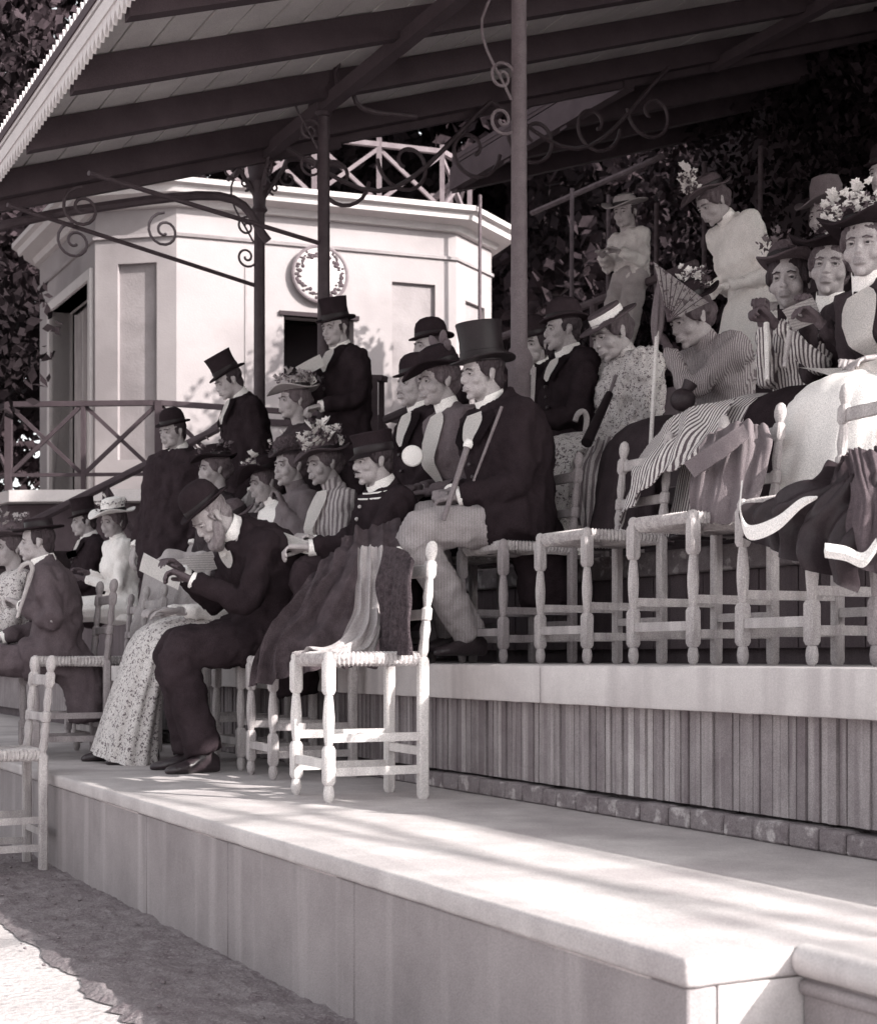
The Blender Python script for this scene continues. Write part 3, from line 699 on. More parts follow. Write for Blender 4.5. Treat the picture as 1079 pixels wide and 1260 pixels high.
M_strawd = mat('dark_straw', 0.08, var=0.25, scale=30, bump=0.4, bscale=160)
M_flow = mat('flower_white', 0.72, var=0.1, scale=20, bump=0.1)
M_flowd = mat('flower_leaf', 0.09, var=0.3, scale=20, bump=0.1)
M_leath = mat('boot_leather', 0.03, rough=0.35, var=0.2, scale=16, bump=0.15, spec=0.5)
M_brass = mat('button', 0.5, rough=0.3, var=0.05, bump=0, spec=0.6)

HEADS = {}
def head_mesh(kind, vox, var=0):
    if (kind, vox, var) in HEADS: return HEADS[(kind, vox, var)]
    rv = random.Random(var*13+(kind == 'm')); ns = rv.uniform(.85, 1.08); jw = rv.uniform(.92, 1.1) if kind == 'm' else rv.uniform(.88, .98); ns *= 1 if kind == 'm' else .72; fx = rv.uniform(.95, 1.05); fz = rv.uniform(.96, 1.05)
    m = kind == 'm'; b = B()
    ell(b, (0, -.012, .035), (.0745, .094, .078), seg=22, rin=16)
    ell(b, (0, .020, -.012), (.061, .066, .085), seg=22, rin=16)
    ell(b, (0, .028, -.066), ((.052 if m else .046)*jw, .050, .042), seg=18, rin=12)
    ell(b, (0, .066, -.098), (.021 if m else .016, .017, .015), seg=12, rin=8)
    for x in (-1, 1):
        ell(b, (x*.041, .052, -.028 if m else -.032), (.022, .022, .021) if m else (.024, .024, .026), seg=12, rin=8)
        ell(b, (x*.026, .070, .024), (.030, .014 if m else .011, .011 if m else .007), seg=12, rin=8)
        ell(b, (x*.010, .093, -.034), (.009, .010, .0075), seg=10, rin=6)
        Mx = Matrix.Rotation(radians(x*-18), 3, 'Z') @ Matrix.Rotation(radians(12), 3, 'X')
        ell(b, (x*.077, -.012, -.008), (.007, .019, .031), Mx, seg=12, rin=8)
        ell(b, (x*.080, -.018, .004), (.009, .012, .016), Mx, seg=10, rin=6)
    tube(b, [(0, .072, .022), (0, .083, .004), (0, .083+.014*ns, -.018), (0, .083+.016*ns, -.028), (0, .082+.008*ns, -.036)], [.0095, .009, .0105, .0118, .008] if m else [.008, .0068, .0078, .0092, .006], 12)
    ell(b, (0, .076, -.060), (.027, .018, .020), seg=14, rin=8)
    for z, r, dz in ((-.0575, .0056, .0015), (-.0695, .0066, -.001)):
        tube(b, [(-.024, .083, z-.001), (-.012, .092, z), (0, .0945, z+dz), (.012, .092, z), (.024, .083, z-.001)], [.003, r, r, r, .003], 8)
    r = .057 if m else .047
    tube(b, [(0, -.022, -.02), (0, -.028, -.09), (0, -.038, -.15), (0, -.045, -.20)], [r, r, r*.98, r*1.1], 16)
    me = remesh(b, vox, 5 if m else 7, 'head')
    lip = []
    for v in me.vertices:
        c = v.co
        for x in (-1, 1):
            dx = (c.x-x*.031); dz = (c.z-.003)
            if c.y > .03: c.y -= .0125*math.exp(-(dx*dx)/(2*.0125**2)-(dz*dz)/(2*.0085**2))
        if c.y > .06 and abs(c.x) < .03: c.y -= .004*math.exp(-((c.z+.0635)**2)/(2*.0022**2))
    b = B(); b.from_mesh(me); bpy.data.meshes.remove(me)
    for f in b.faces:
        q = f.calc_center_median()
        f.material_index = 1 if (q.y > .078 and abs(q.x) < .022 and -.0745 < q.z < -.053 and ((q.x/.022)**2 + ((q.z+.0635)/.0105)**2) < 1) else 0
        f.smooth = True
    n0 = len(b.faces)
    for x in (-1, 1):      # lids
        tube(b, [(x*.0165, .0725, .000), (x*.022, .0785, .0065), (x*.031, .0805, .0085), (x*.040, .0765, .0065), (x*.0465, .0675, .000)], [.002, .0042, .0048, .0044, .002], 7)
        tube(b, [(x*.018, .0745, -.002), (x*.025, .078, -.0075), (x*.033, .078, -.0085), (x*.042, .073, -.005)], [.002, .003, .003, .002], 7)
    b.faces.ensure_lookup_table()
    for f in b.faces[n0:]: f.smooth = True
    me = bpy.data.meshes.new('head_t'); b.to_mesh(me); b.free()
    me.transform(Matrix.Diagonal((fx, 1, fz, 1))); HEADS[(kind, vox, var)] = me; return me
HANDS = {}
def hand_mesh(pose, vox=.0045):
    if pose in HANDS: return HANDS[pose]
    b = B(); cu = {'grip': (62, 70, 45), 'relax': (22, 28, 18), 'hold': (45, 50, 25)}[pose]
    tube(b, [(0, -.035, 0), (0, 0, 0)], [.024, .026], 12)
    for x0, x1 in ((-.028, -.030), (-.010, -.010), (.010, .012), (.026, .030)):
        tube(b, [(x0*.6, -.005, 0), (x0, .03, .002), (x1, .082, 0)], [.015, .0145, .012], 10)
    ell(b, (.018, .035, -.008), (.018, .032, .013), seg=12, rin=8)
    for x, l, r in ((.030, .066, .0092), (.011, .075, .0095), (-.0095, .070, .009), (-.0285, .055, .008)):
        p = V((x, .082, 0)); a = 0; P = [V((x, .065, 0)), p.copy()]; R = [r*1.05, r*1.05]
        for seg, cc in zip((.45, .32, .23), cu):
            a += radians(cc); p = p + V((x*.06*l, cos(a)*l*seg, -sin(a)*l*seg)); P.append(p.copy()); R.append(r*(1 - .1*len(P)/5))
        P.append(p + V((0, cos(a)*.004, -sin(a)*.004))); R.append(r*.5)
        tube(b, P, R, 9)
    k = .7 if pose == 'grip' else 1
    tube(b, [(.012, .012, -.004), (.034, .034, -.010), (.046*k+.006, .058, -.02/k), (.044*k, .080, -.028/k), (.040*k, .088, -.03/k)], [.013, .0125, .0105, .0095, .005], 10)
    me = remesh(b, vox, 2, 'hand'); HANDS[pose] = me; return me

def ik(A, T, la, lb, hint):
    d = T-A; L = d.length
    if L > (la+lb)*.985: T = A + d.normalized()*(la+lb)*.985; d = T-A; L = d.length
    x = (la*la-lb*lb+L*L)/(2*L); h = sqrt(max(la*la-x*x, 0)); e = d.normalized()
    hh = hint - e*hint.dot(e)
    if hh.length < 1e-4: hh = e.orthogonal()
    return A + e*x + hh.normalized()*h, T
def face_vec(a): return V((cos(radians(a)), sin(radians(a)), 0))
def right_of(F): return V((F.y, -F.x, 0))

FLOWER = {}
def flower_mesh(k, m):
    if (k, m.name) in FLOWER: return FLOWER[(k, m.name)]
    rnd = random.Random(k); b = B(); r = .021
    for lay, (nn_, rr, up) in enumerate(((6, 1.0, .25), (5, .65, .6))):
        for i in range(nn_):
            a = 2*pi*i/nn_ + lay*.5 + rnd.uniform(-.2, .2); e = V((cos(a), sin(a), 0)); g = V((-e.y, e.x, 0)); u = V((0, 0, 1))
            vs = [b.verts.new(q) for q in (V(), e*r*rr*.6+g*r*.38+u*r*up*.6, e*r*rr*1.1+u*r*up*rnd.uniform(.3, 1.3), e*r*rr*.6-g*r*.38+u*r*up*.6)]
            b.faces.new(vs)
    me = bpy.data.meshes.new('flower'); b.to_mesh(me); b.free(); me.materials.append(m); FLOWER[(k, m.name)] = me; return me

def hat(kind, HM, hk, parent, opt):
    """HM: 4x4 head matrix; hat sits on the cranium"""
    tilt = radians(opt.get('tilt', -8)); z0 = opt.get('hz', .052 if kind in ('top', 'bowler', 'kepi') else .070)
    M4 = HM @ Matrix.Translation((0, -.012, z0)) @ Matrix.Rotation(tilt, 4, 'X') @ Matrix.Rotation(radians(opt.get('roll', 0)), 4, 'Y') @ Matrix.Scale(hk*opt.get('hs', 1.0), 4)
    def put(name, b, m, par, ang=35):
        bmesh.ops.transform(b, matrix=M4, verts=b.verts); return obj(name, b, m, par, ang=ang)
    m = opt.get('hm', M_felt); band = opt.get('band', M_silk)
    def brim(r, curl, th=.005, wav=0, front=1.0, seg=40, side=1.0, back=1.0):
        b = B(); rings = []
        for rr, zz in ((.72, -th), (r*.98, -th), (r, -th*.3), (r, th*.6), (r*.97, th), (.72, th)):
            ring = []
            for j in range(seg):
                a = 2*pi*j/seg; R = .1*rr if rr == .72 else rr*(1+(front-1)*max(sin(a), 0)+(back-1)*max(-sin(a), 0))
                z = zz + (curl*abs(cos(a))**2 * ((R-.08)/.06 if R > .08 else 0)) + (wav*sin(3*a+1)*max(R-.09, 0)*4 if wav else 0)
                ring.append(V((R*cos(a)*.88*side, R*sin(a), z)))
            rings.append(ring)
        loft(b, rings+[rings[0]], cap=False); return b
    if kind == 'top':
        h = opt.get('hh', .145)
        b = brim(.142, .020); root = put('hat', b, m, parent)
        b = B(); lathe(b, [(.097, -.002), (.096, .03), (.093, h*.55), (.098, h*.9), (.101, h), (.099, h+.003), (.0, h+.001)], 40, sx=.88, cap=False); put('crown', b, m, root)
        b = B(); lathe(b, [(.0975, .001), (.0985, .006), (.0975, .042), (.0955, .044)], 40, sx=.885, cap=False); put('hat_band', b, band, root)
    elif kind == 'bowler':
        b = brim(.135, .018); root = put('hat', b, m, parent)
        b = B(); lathe(b, [(.096, -.002), (.097, .03), (.094, .06), (.082, .09), (.058, .11), (.03, .118), (.0, .12)], 36, sx=.88, cap=False); put('crown', b, m, root)
        b = B(); lathe(b, [(.097, .001), (.0985, .005), (.0985, .03), (.0965, .033)], 36, sx=.885, cap=False); put('hat_band', b, band, root)
    elif kind == 'boater':
        b = brim(.165, .0, front=1.05); root = put('hat', b, m, parent)
        b = B(); lathe(b, [(.093, -.002), (.091, .06), (.088, .064), (.0, .066)], 36, sx=.9, cap=False); put('crown', b, opt.get('cm', m), root)
        b = B(); lathe(b, [(.0935, .001), (.095, .004), (.093, .045), (.0915, .047)], 36, sx=.9, cap=False); put('hat_band', b, band, root)
    elif kind == 'kepi':
        root = None
        b = B(); lathe(b, [(.097, -.01), (.098, .03), (.0995, .06), (.108, .085), (.104, .092), (.0, .094)], 36, sx=.88, cap=False); root = put('cap', b, m, parent)
        b = B(); lathe(b, [(.098, -.008), (.1005, -.004), (.1005, .026), (.098, .03)], 36, sx=.885, cap=False); put('cap_band', b, band, root)
        b = B(); rings = []
        for rr, dz, th in ((.093, .0, 0), (.122, -.016, 0), (.136, -.028, 0)):
            rings.append([V((sin(a)*rr*.86, cos(a)*rr, dz)) for a in [radians(-62+124*j/16) for j in range(17)]])
        vs = loft(b, rings, cap=False, closed=False); bmesh.ops.solidify(b, geom=b.faces[:], thickness=.004); put('visor', b, M_leath, root)
    elif kind in ('wide', 'bonnet', 'sailor'):
        r = opt.get('br', .175); b = brim(r, opt.get('curl', .01), wav=opt.get('wav', .06), front=opt.get('front', 1.12), back=opt.get('back', .92)); root = put('hat', b, m, parent)
        h = opt.get('ch', .075)
        b = B(); lathe(b, [(.097, -.002), (.095, .02), (.09, h*.7), (.075, h), (.04, h+.012), (.0, h+.014)], 32, sx=.9, cap=False); put('crown', b, opt.get('cm', m), root)
        b = B(); lathe(b, [(.0975, .001), (.1, .005), (.098, .03), (.095, .033)], 32, sx=.905, cap=False); put('hat_band', b, band, root)
    nf = int(opt.get('flowers', 0)*1.9)
    if nf:
        rnd = random.Random(opt.get('fseed', 1)); fm = opt.get('fm', M_flow); a0, a1 = opt.get('fa', (0, 360)); fh = opt.get('fh', .07)
        for i in range(nf):
            a = radians(rnd.uniform(a0, a1)); R = rnd.uniform(.05, .125); z = .02 + fh*rnd.random() + (.05 if R < .08 else 0)
            o = bpy.data.objects.new('flower', flower_mesh(i % 5, fm)); COL.objects.link(o); o.parent = root
            p = M4 @ V((R*cos(a), R*sin(a), z)); s_ = rnd.uniform(.5, 1.0)*opt.get('fs', 1.0)
            o.matrix_local = Matrix.Translation(p - root_loc(parent)) @ (V((cos(a), sin(a)-.3, .8)).to_track_quat('Z', 'Y')).to_matrix().to_4x4() @ Matrix.Scale(s_, 4)
        b = B()
        for i in range(nf*5):
            a = radians(rnd.uniform(a0, a1)); R = rnd.uniform(.06, .13); p = V((R*cos(a), R*sin(a), .01+fh*rnd.random()))
            e = V((rnd.uniform(-1, 1), rnd.uniform(-1, 1), rnd.uniform(-.2, 1))).normalized(); g = e.orthogonal().normalized(); l = .028
            b.faces.new([b.verts.new(p+x) for x in (V(), e*l*.5+g*l*.2, e*l, e*l*.5-g*l*.2)])
        put('leaves', b, M_flowd, root)
    if opt.get('bow'):
        b = B()
        for sg in (-1, 1):
            for k in range(opt['bow']):
                c0 = V((sg*.02, opt.get('bowy', .06), .05+.02*k)); e = V((sg*(.07-.02*k), .0, .04+.03*k))
                ell(b, c0+e*.6, (.05, .018, .026), Matrix.Rotation(-sg*(.5+.4*k), 3, 'Y'), seg=12, rin=8)
        put('bow', b, opt.get('bm', M_silk), root)
    if opt.get('plume'):
        b = B(); rnd = random.Random(5)
        for i in range(150):
            k = rnd.random(); p = V((rnd.uniform(-.03, .03), opt.get('py', -.04)+.11*(k-.5), .05+.05*sin(k*pi)+rnd.uniform(0, .035))); e = V((rnd.uniform(-1, 1), rnd.uniform(-1, .5), rnd.uniform(.0, 1))).normalized(); g = e.orthogonal().normalized()*.006; l = rnd.uniform(.025, .05)
            b.faces.new([b.verts.new(p+x) for x in (-g, e*l*.6-g*1.4, e*l, e*l*.6+g*1.4)])
        put('plume', b, opt.get('pm', M_flow), root)
    return root

PN = [0]
def person(label, px, d, fl, head, sex='m', pose='sit', face=FACE, hface=None, pitch=0, hroll=0, sface=None, k=.94, hk=None, t=None, pz=None,
           hands=None, knees=None, feet=None, coat=M_blk, legs=M_blk2, hatk='top', hopt=None, hair=None, collar=True, cuffs=True, shirt=M_linen, vdepth=0.74,
           glove=False, gm=None, beard=None, moust=None, hpose='relax', slouch=.03, skirt=None, waist=1.0, puff=1.0, coatlen=0.0, elbow=None, vox=.014, near=True,
           buttons=0, epaulet=False, lapel=True, fat=1.0, group='spectators in the stand', wrk=1.0, legw=1.0, bustfront=None, necktie=None):
    PN[0] += 1; seed = PN[0]
    if t is None: t = t_of(px, d)
    base = W(px, 0, t); base.z = fl
    m = sex == 'm'; hk = hk or (.88 if m else .93); hopt = hopt or {}; hands = hands or {}; hair = hair or (M_hair if m else M_hairb)
    R0 = thing('person', label, 'person', base, 0, group)
    F = face_vec(face); Rv = right_of(F); Fs = face_vec(sface if sface is not None else face); Rs = right_of(Fs)
    hf = face_vec(hface if hface is not None else face)
    P = V((base.x, base.y, fl + (pz if pz is not None else (.475+.10*k if pose == 'sit' else .93*k))))
    H = W(head[0], head[1], t + (head[2] if len(head) > 2 else 0))
    # head frame
    Rh = right_of(hf); HM = Matrix((Rh.to_4d(), hf.to_4d(), (0, 0, 1, 0), (0, 0, 0, 1))).transposed()
    HM[3][0] = HM[3][1] = HM[3][2] = 0; HM[0][3] = HM[1][3] = HM[2][3] = 0; HM[3][3] = 1
    HM = Matrix.Translation(H) @ HM @ Matrix.Rotation(radians(hroll), 4, 'Y') @ Matrix.Rotation(radians(-pitch), 4, 'X')
    HMs = HM @ Matrix.Scale(hk, 4)
    Nk = HMs @ V((0, -.040, -.128 if m else -.132))
    ax = (Nk-P).normalized(); TL = (Nk-P).length
    back = -Fs
    mid = P.lerp(Nk, .5) + back*slouch
    def spine(x): return (1-x)**2*P + 2*x*(1-x)*mid + x*x*Nk
    wk = k*fat
    if m: XS = [0, .2, .4, .6, .8, .92, 1]; WS = [.165, .16, .158, .178, .192, .155, .068]; DS = [.125, .12, .118, .125, .115, .082, .062]
    else: XS = [0, .2, .38, .6, .8, .92, 1]; WS = [.18, .15, .118*waist, .148, .16, .135, .054]; DS = [.14, .115, .092*waist, .125, .105, .07, .05]
    def torso_pt(x, a, inf=1.0, off=0.0):
        c = spine(x); T = (spine(min(x+.02, 1.02))-spine(max(x-.02, 0))).normalized()
        sd_ = (Rv.lerp(Rs, min(x*1.3, 1))).normalized(); sd_ = (sd_-T*sd_.dot(T)).normalized(); fr = T.cross(sd_)
        w_ = interp(XS, WS, x)*wk*inf+off; dd = interp(XS, DS, x)*wk*inf+off
        ca, sa = cos(a), sin(a); e = .8
        bust = (0.022*math.exp(-((x-.62)/.13)**2)*max(ca, 0) if not m else 0.0)
        return c + sd_*math.copysign(abs(sa)**e, sa)*w_ + fr*(math.copysign(abs(ca)**e, ca)*dd + bust)
    # arms
    sh = {}; el = {}; wr = {}; la, lb = .285*k, .255*k
    shw = (.172 if m else .145)*wk
    for sd_, sg in (('R', 1), ('L', -1)):
        S = spine(.88) + Rs*sg*shw - Zv*.005
        tg = hands.get(sd_)
        if tg is None: T = P + F*(.30*k) + Rv*sg*.07 + Zv*.10 if pose == 'sit' else P + Rv*sg*.26*k + F*.06 - Zv*.12
        elif isinstance(tg, V): T = tg
        else: T = W(tg[0], tg[1], t+tg[2])
        hint = (elbow or {}).get(sd_) or (back*.6 + Rs*sg*.45 - Zv*.9)
        E_, T = ik(S, T, la, lb, hint); sh[sd_], el[sd_], wr[sd_] = S, E_, T
    # legs
    hip = {'R': P+Rv*.085*k, 'L': P-Rv*.085*k}; kn = {}; an = {}
    for sd_, sg in (('R', 1), ('L', -1)):
        if pose == 'sit':
            kk = (knees or {}).get(sd_); K = W(kk[0], kk[1], t+kk[2]) if kk else hip[sd_] + F*.42*k + Rv*sg*.03 + Zv*.02
            if not kk: K.z = min(K.z, fl+.54*k)
            ff = (feet or {}).get(sd_); A = W(ff[0], ff[1], t+ff[2]) if ff else V((K.x, K.y, fl+.085)) + F*.05
            A.z = max(A.z, fl+.08)
        else:
            A = V((hip[sd_].x, hip[sd_].y, fl+.085)) + Rv*sg*.02 + F*(.06*sg); K = hip[sd_].lerp(A, .5) + F*.03
        kn[sd_], an[sd_] = K, A
    # ---- body: one mesh of trunk, limbs, neck, head and hands
    b = B(); loft(b, [[torso_pt(x, 2*pi*j/16, .86) for j in range(16)] for x in (0, .2, .4, .6, .8, .92, 1)])
    for sd_ in 'RL':
        tube(b, [sh[sd_], el[sd_], wr[sd_]], [.045*k, .036*k, .026*k], 10)
        tube(b, [hip[sd_], kn[sd_], an[sd_]-Zv*.02], [.075*k, .055*k, .038*k], 10)
        ell(b, hip[sd_], .08*k, seg=10, rin=8)
    tube(b, [spine(.9), Nk, HMs @ V((0, -.03, -.10))], [.05*k, .05*k if m else .044*k, .045*k], 12)
    me = remesh(b, .022, 2, 'body')
    b = B(); b.from_mesh(me); bpy.data.meshes.remove(me)
    hm_ = head_mesh(sex, .0046 if near else .007, seed % 4 if near else 0)
    n0 = len(b.verts); b.from_mesh(hm_); b.verts.ensure_lookup_table(); bmesh.ops.transform(b, matrix=HMs, verts=b.verts[n0:])
    for sd_, sg in (('R', 1), ('L', -1)):
        fd = (wr[sd_]-el[sd_]).normalized(); pn = (hopt.get('palm', {}) or {}).get(sd_) or V((0, 0, 1)); pn = pn + back*.2
        zx = (pn - fd*pn.dot(fd)).normalized(); xx = fd.cross(zx)     # x = thumb side for right hand
        Mh = Matrix((( xx*(-sg)).to_4d(), fd.to_4d(), zx.to_4d(), (0, 0, 0, 1))).transposed()
        for r_ in range(3): Mh[3][r_] = 0; Mh[r_][3] = 0
        Mh[3][3] = 1
        Mh = Matrix.Translation(wr[sd_]+fd*.012) @ Mh @ Matrix.Scale((.98 if m else .88)*k, 4)
        n0 = len(b.verts); f0 = len(b.faces); b.from_mesh(hand_mesh(hpose if isinstance(hpose, str) else hpose[sd_])); b.verts.ensure_lookup_table(); b.faces.ensure_lookup_table()
        bmesh.ops.transform(b, matrix=Mh, verts=b.verts[n0:])
        for f in b.faces[f0:]:
            f.smooth = True
            if glove: f.material_index = 2
    for f in b.faces: f.smooth = True
    me = bpy.data.meshes.new('body'); bmesh.ops.recalc_face_normals(b, faces=b.faces); b.to_mesh(me); b.free()
    bd = obj('body', me, [M_skin, M_lip, gm or M_glv], R0)
    # eyes, brows
    for x in (-1, 1):
        b = B(); ell(b, HMs @ V((x*.031, .0645, .0005)), .0122*hk, HM.to_3x3(), seg=12, rin=8); e_ = obj('eye', b, M_eyew, R0)
        b = B(); ell(b, HMs @ V((x*.0305, .0742, .0005)), (.0066*hk, .0034*hk, .0066*hk), HM.to_3x3(), seg=10, rin=6); obj('iris', b, M_iris, e_)
        b = B(); tube(b, [HMs @ V(q) for q in ((x*.013, .086, .018), (x*.028, .087, .0215), (x*.046, .0735, .0165))], [.0028*hk, .0034*hk, .002*hk], 6); obj('eyebrow', b, hair, R0)
    # hair
    b = B(); ell(b, (0, -.020, .040), (.080, .092, .080) if m else (.086, .094, .084), seg=20, rin=14)
    if m:
        ell(b, (0, -.055, -.02), (.062, .05, .055), seg=14, rin=10)
        for x in (-1, 1): tube(b, [(x*.072, .018, .02), (x*.071, .012, -.02)], [.012, .006], 8)
    else:
        ell(b, (0, -.062, -.015), (.06, .05, .05), seg=14, rin=10); ell(b, (0, -.10, .01), (.04, .035, .04), seg=12, rin=8)
        for i in range(9): ell(b, ((i-4)*.0165, .063-abs(i-4)**2*.0024, .050+.004*(i % 2)), .0165, seg=8, rin=6)
        for x in (-1, 1): ell(b, (x*.073, .012, .015), (.015, .034, .034), seg=10, rin=8)
    me = remesh(b, .007, 1, 'hair'); wrinkle(me, .004, 40, (1, 1, .35), seed); me.transform(HMs); obj('hair', me, hair, R0)
    if beard or moust:
        b = B()
        if moust: 
            for x in (-1, 1): tube(b, [(0, .098, -.047), (x*.016, .094, -.049), (x*.033, .079, -.056)], [.006, .006, .0025], 8)
        if beard:
            tube(b, catmull([(-.066, .012, -.02), (-.058, .036, -.075), (-.03, .066, -.105), (0, .076, -.115), (.03, .066, -.105), (.058, .036, -.075), (.066, .012, -.02)], 15), [.016]+[.025+.010*sin(pi*i/12) for i in range(13)]+[.016], 9)
            ell(b, (0, .066, -.116), (.042, .030, .042), seg=12, rin=8)
        me = remesh(b, .006, 1, 'beard'); wrinkle(me, .004, 50, (1, 1, .4), seed); me.transform(HMs); obj('beard' if beard else 'moustache', me, beard or moust, R0)
    if hatk: hat(hatk, HM, hk, R0, hopt)
    # ---- garments
    b = B(); infl = 1.07
    xs = [0, .06, .2, .3, .4, .5, .6, .7, .8, .87, .93, .985]
    rings = [[torso_pt(x, 2*pi*j/22, infl) for j in range(22)] for x in xs]
    low = spine(0) - ax*.07
    rings.insert(0, [low + (p-spine(0))*.98 for p in rings[0]])
    if m or collar:
        Tn0 = ((HMs @ V((0, -.03, -.10)))-Nk).normalized(); ce = spine(.985); rings.append([ce + (q-ce)*1.0 + Tn0*(.012+(.018 if (q-ce).dot(Fs) < 0 else -.01)) for q in rings[-1]])
    loft(b, rings)
    for sd_, sg in (('R', 1), ('L', -1)):
        S, E_, Wt = sh[sd_], el[sd_], wr[sd_]; we = E_.lerp(Wt, .93)
        if m: tube(b, catmull([S.lerp(spine(.86), .35), S, S.lerp(E_, .5), E_, E_.lerp(Wt, .5), we], 12), [.055*k, .062*k, .062*k, .060*k, .057*k, .054*k, .052*k, .05*k, .047*k, .045*k, .043*k, .042*k], 12)
        else: tube(b, catmull([S.lerp(spine(.86), .35), S+Zv*.01*puff, S.lerp(E_, .5), E_, E_.lerp(Wt, .5), we], 12), [.05*k, .060*k*puff, .062*k*puff, .056*k*puff, .05*k, .045*k, .042*k, .04*k, .037*k, .034*k, .031*k, .031*k], 12)
        ell(b, S, .06*k, seg=10, rin=8)
    if coatlen and pose == 'sit':
        for sd_ in 'RL': tube(b, [hip[sd_]+Zv*.01, hip[sd_].lerp(kn[sd_], .35)], [.122*k, .112*k], 12)
        tube(b, [P-F*.06, P-F*.15-Zv*.1, P-F*.17-Zv*coatlen], [.13*k, .12*k, .10*k], 14)
    if coatlen and pose == 'stand':
        tube(b, [P+Zv*.05, P-Zv*coatlen*.5, P-Zv*coatlen], [.17*k, .18*k, .19*k], 18)
    me = remesh(b, vox, 3, 'jacket'); wrinkle(me, (.020 if m else .014)*wrk, 7, (1, 1, .8), seed, .75); wrinkle(me, .010*wrk, 17, (1, 1, .6), seed+3, .7); wrinkle(me, .003, 45, (1, 1, .8), seed+5)
    jk = obj('jacket' if m else 'bodice', me, coat, R0)
    def strip(name, x0, x1, a0, a1, off, mm, n=10, j=9, inf=infl):
        b = B(); rings = []
        for i in range(n):
            q = i/(n-1); x = x0+(x1-x0)*q; A0 = a0(q); A1 = a1(q)
            rings.append([torso_pt(x, A0+(A1-A0)*jj/(j-1), inf, off) for jj in range(j)])
        loft(b, rings, cap=False, closed=False); bmesh.ops.solidify(b, geom=b.faces[:], thickness=.004)
        return obj(name, b, mm, jk, ang=60)
    if shirt and vdepth: 
        strip('shirt_front', vdepth, .985, lambda q: -.03-.40*q, lambda q: .03+.40*q, .020, shirt)
        if lapel:
            for sg in (-1, 1): strip('lapel', vdepth-.02, .97, lambda q, sg=sg: sg*(.02+.39*q), lambda q, sg=sg: sg*(.24+.62*q), .024, coat)
    if bustfront: strip('blouse_front', .40, .985, lambda q: -.10-.50*q, lambda q: .10+.50*q, .022, bustfront, n=14, j=13)
    if collar:
        b = B(); rc = .066 if m else .054; Mn = HM.to_3x3(); c0 = Nk.lerp(HMs @ V((0, -.03, -.10)), .15); Tn = ((HMs @ V((0, -.03, -.10)))-Nk).normalized()
        xr = (Rs-Tn*Rs.dot(Tn)).normalized(); yr = Tn.cross(xr); rings = []
        for z, rr in ((-.02, rc*1.04), (.034 if m else .045, rc*.98), (.036 if m else .047, rc*.95), (.0, rc*.93)):
            rings.append([c0 + Tn*(z - (.012 if abs(cos(a)) > 0 and sin(a) > .7 else 0)) + xr*cos(a)*rr + yr*sin(a)*rr for a in [2*pi*j/26 for j in range(26)]])
        loft(b, rings, cap=False); obj('collar', b, collar if not isinstance(collar, bool) else M_linen, R0)
    if necktie:
        b = B(); p = torso_pt(.965, 0, infl, .02); fr = Fs
        for sg in (-1, 1): ell(b, p+Rs*sg*.02, (.024, .012, .012), Matrix.Rotation(atan2(Rs.y, Rs.x), 3, 'Z'), seg=10, rin=6)
        tube(b, [p, torso_pt(.86, 0, infl, .016), torso_pt(.74, 0, infl, .016)], [.009, .016, .014], 8); obj('necktie', b, necktie, jk)
    if cuffs:
        for sd_ in 'RL':
            fd = (wr[sd_]-el[sd_]).normalized(); a_ = wr[sd_]-fd*.03; b = B()
            tube(b, [a_, a_+fd*.036], [.038*k, .037*k], 14); obj('cuff', b, cuffs if not isinstance(cuffs, bool) else M_linen, R0)
    if m and lapel and shirt:
        for i in range(3):
            b = B(); ell(b, torso_pt(vdepth-.06-.13*i, .05, infl, .02), (.010, .010, .010), seg=8, rin=6); obj('button', b, M_leath, jk)
    for i in range(buttons):
        b = B(); ell(b, torso_pt(.35+.52*i/max(buttons-1, 1), .10, infl, .012), .009, seg=8, rin=6); obj('button', b, M_brass, jk)
    if epaulet:
        b = B(); 
        for z in (.975, .93): tube(b, [torso_pt(z, a, infl, .008) for a in [2*pi*j/20 for j in range(21)]], .004, 6)
        obj('piping', b, M_linen, jk)
    # ---- legs
    if skirt:
        hemw = .30*k; rings = []
        if pose == 'sit':
            K = (kn['R']+kn['L'])/2 - Zv*.05; A = (an['R']+an['L'])/2; A = V((A.x, A.y, fl+.02))
            path = catmull([spine(.30), P+Zv*.02, P.lerp(K, .5)+Zv*.03, K+F*.02+Zv*.01, K.lerp(A, .35)+F*.05, K.lerp(A, .7)+F*.05, A+F*.04], 30)
            wx = [.12, .20, .215, .225, .235, .25, .27]; dx = [.095, .125, .095, .088, .10, .12, .145]
        else:
            path = catmull([spine(.34), P+Zv*.05, P-Zv*.25, P-Zv*.55, V((P.x, P.y, fl+.02))-F*.03], 26)
            wx = [.115, .20, .25, .30, .36]; dx = [.095, .17, .22, .28, .34]
        n = len(path); fr_ = []
        for i, p in enumerate(path):
            x = i/(n-1); T = (path[min(i+1, n-1)]-path[max(i-1, 0)]).normalized(); sdv = (Rv-T*Rv.dot(T)).normalized(); fv = sdv.cross(T)
            q = [j/(len(wx)-1) for j in range(len(wx))]; ww = interp(q, wx, x)*k; dd = interp(q, dx, x)*k; ring = []
            for j in range(72):
                a = 2*pi*j/72; fold = 1 + (.02+.10*x*x)*noise.noise(V((cos(a)*3.2+seed, sin(a)*3.2, x*1.3))) + (.05*x)*sin(a*11+seed+2*noise.noise(V((cos(a)*2, sin(a)*2, seed+x))))
                ring.append(p + sdv*cos(a)*ww*fold + fv*sin(a)*dd*fold)
            rings.append(ring)
        b = B(); loft(b, rings); obj('skirt', b, skirt, R0, ang=80)
    else:
        b = B(); ell(b, P-Zv*.02, (.15*k, .15*k, .11*k), seg=14, rin=10)
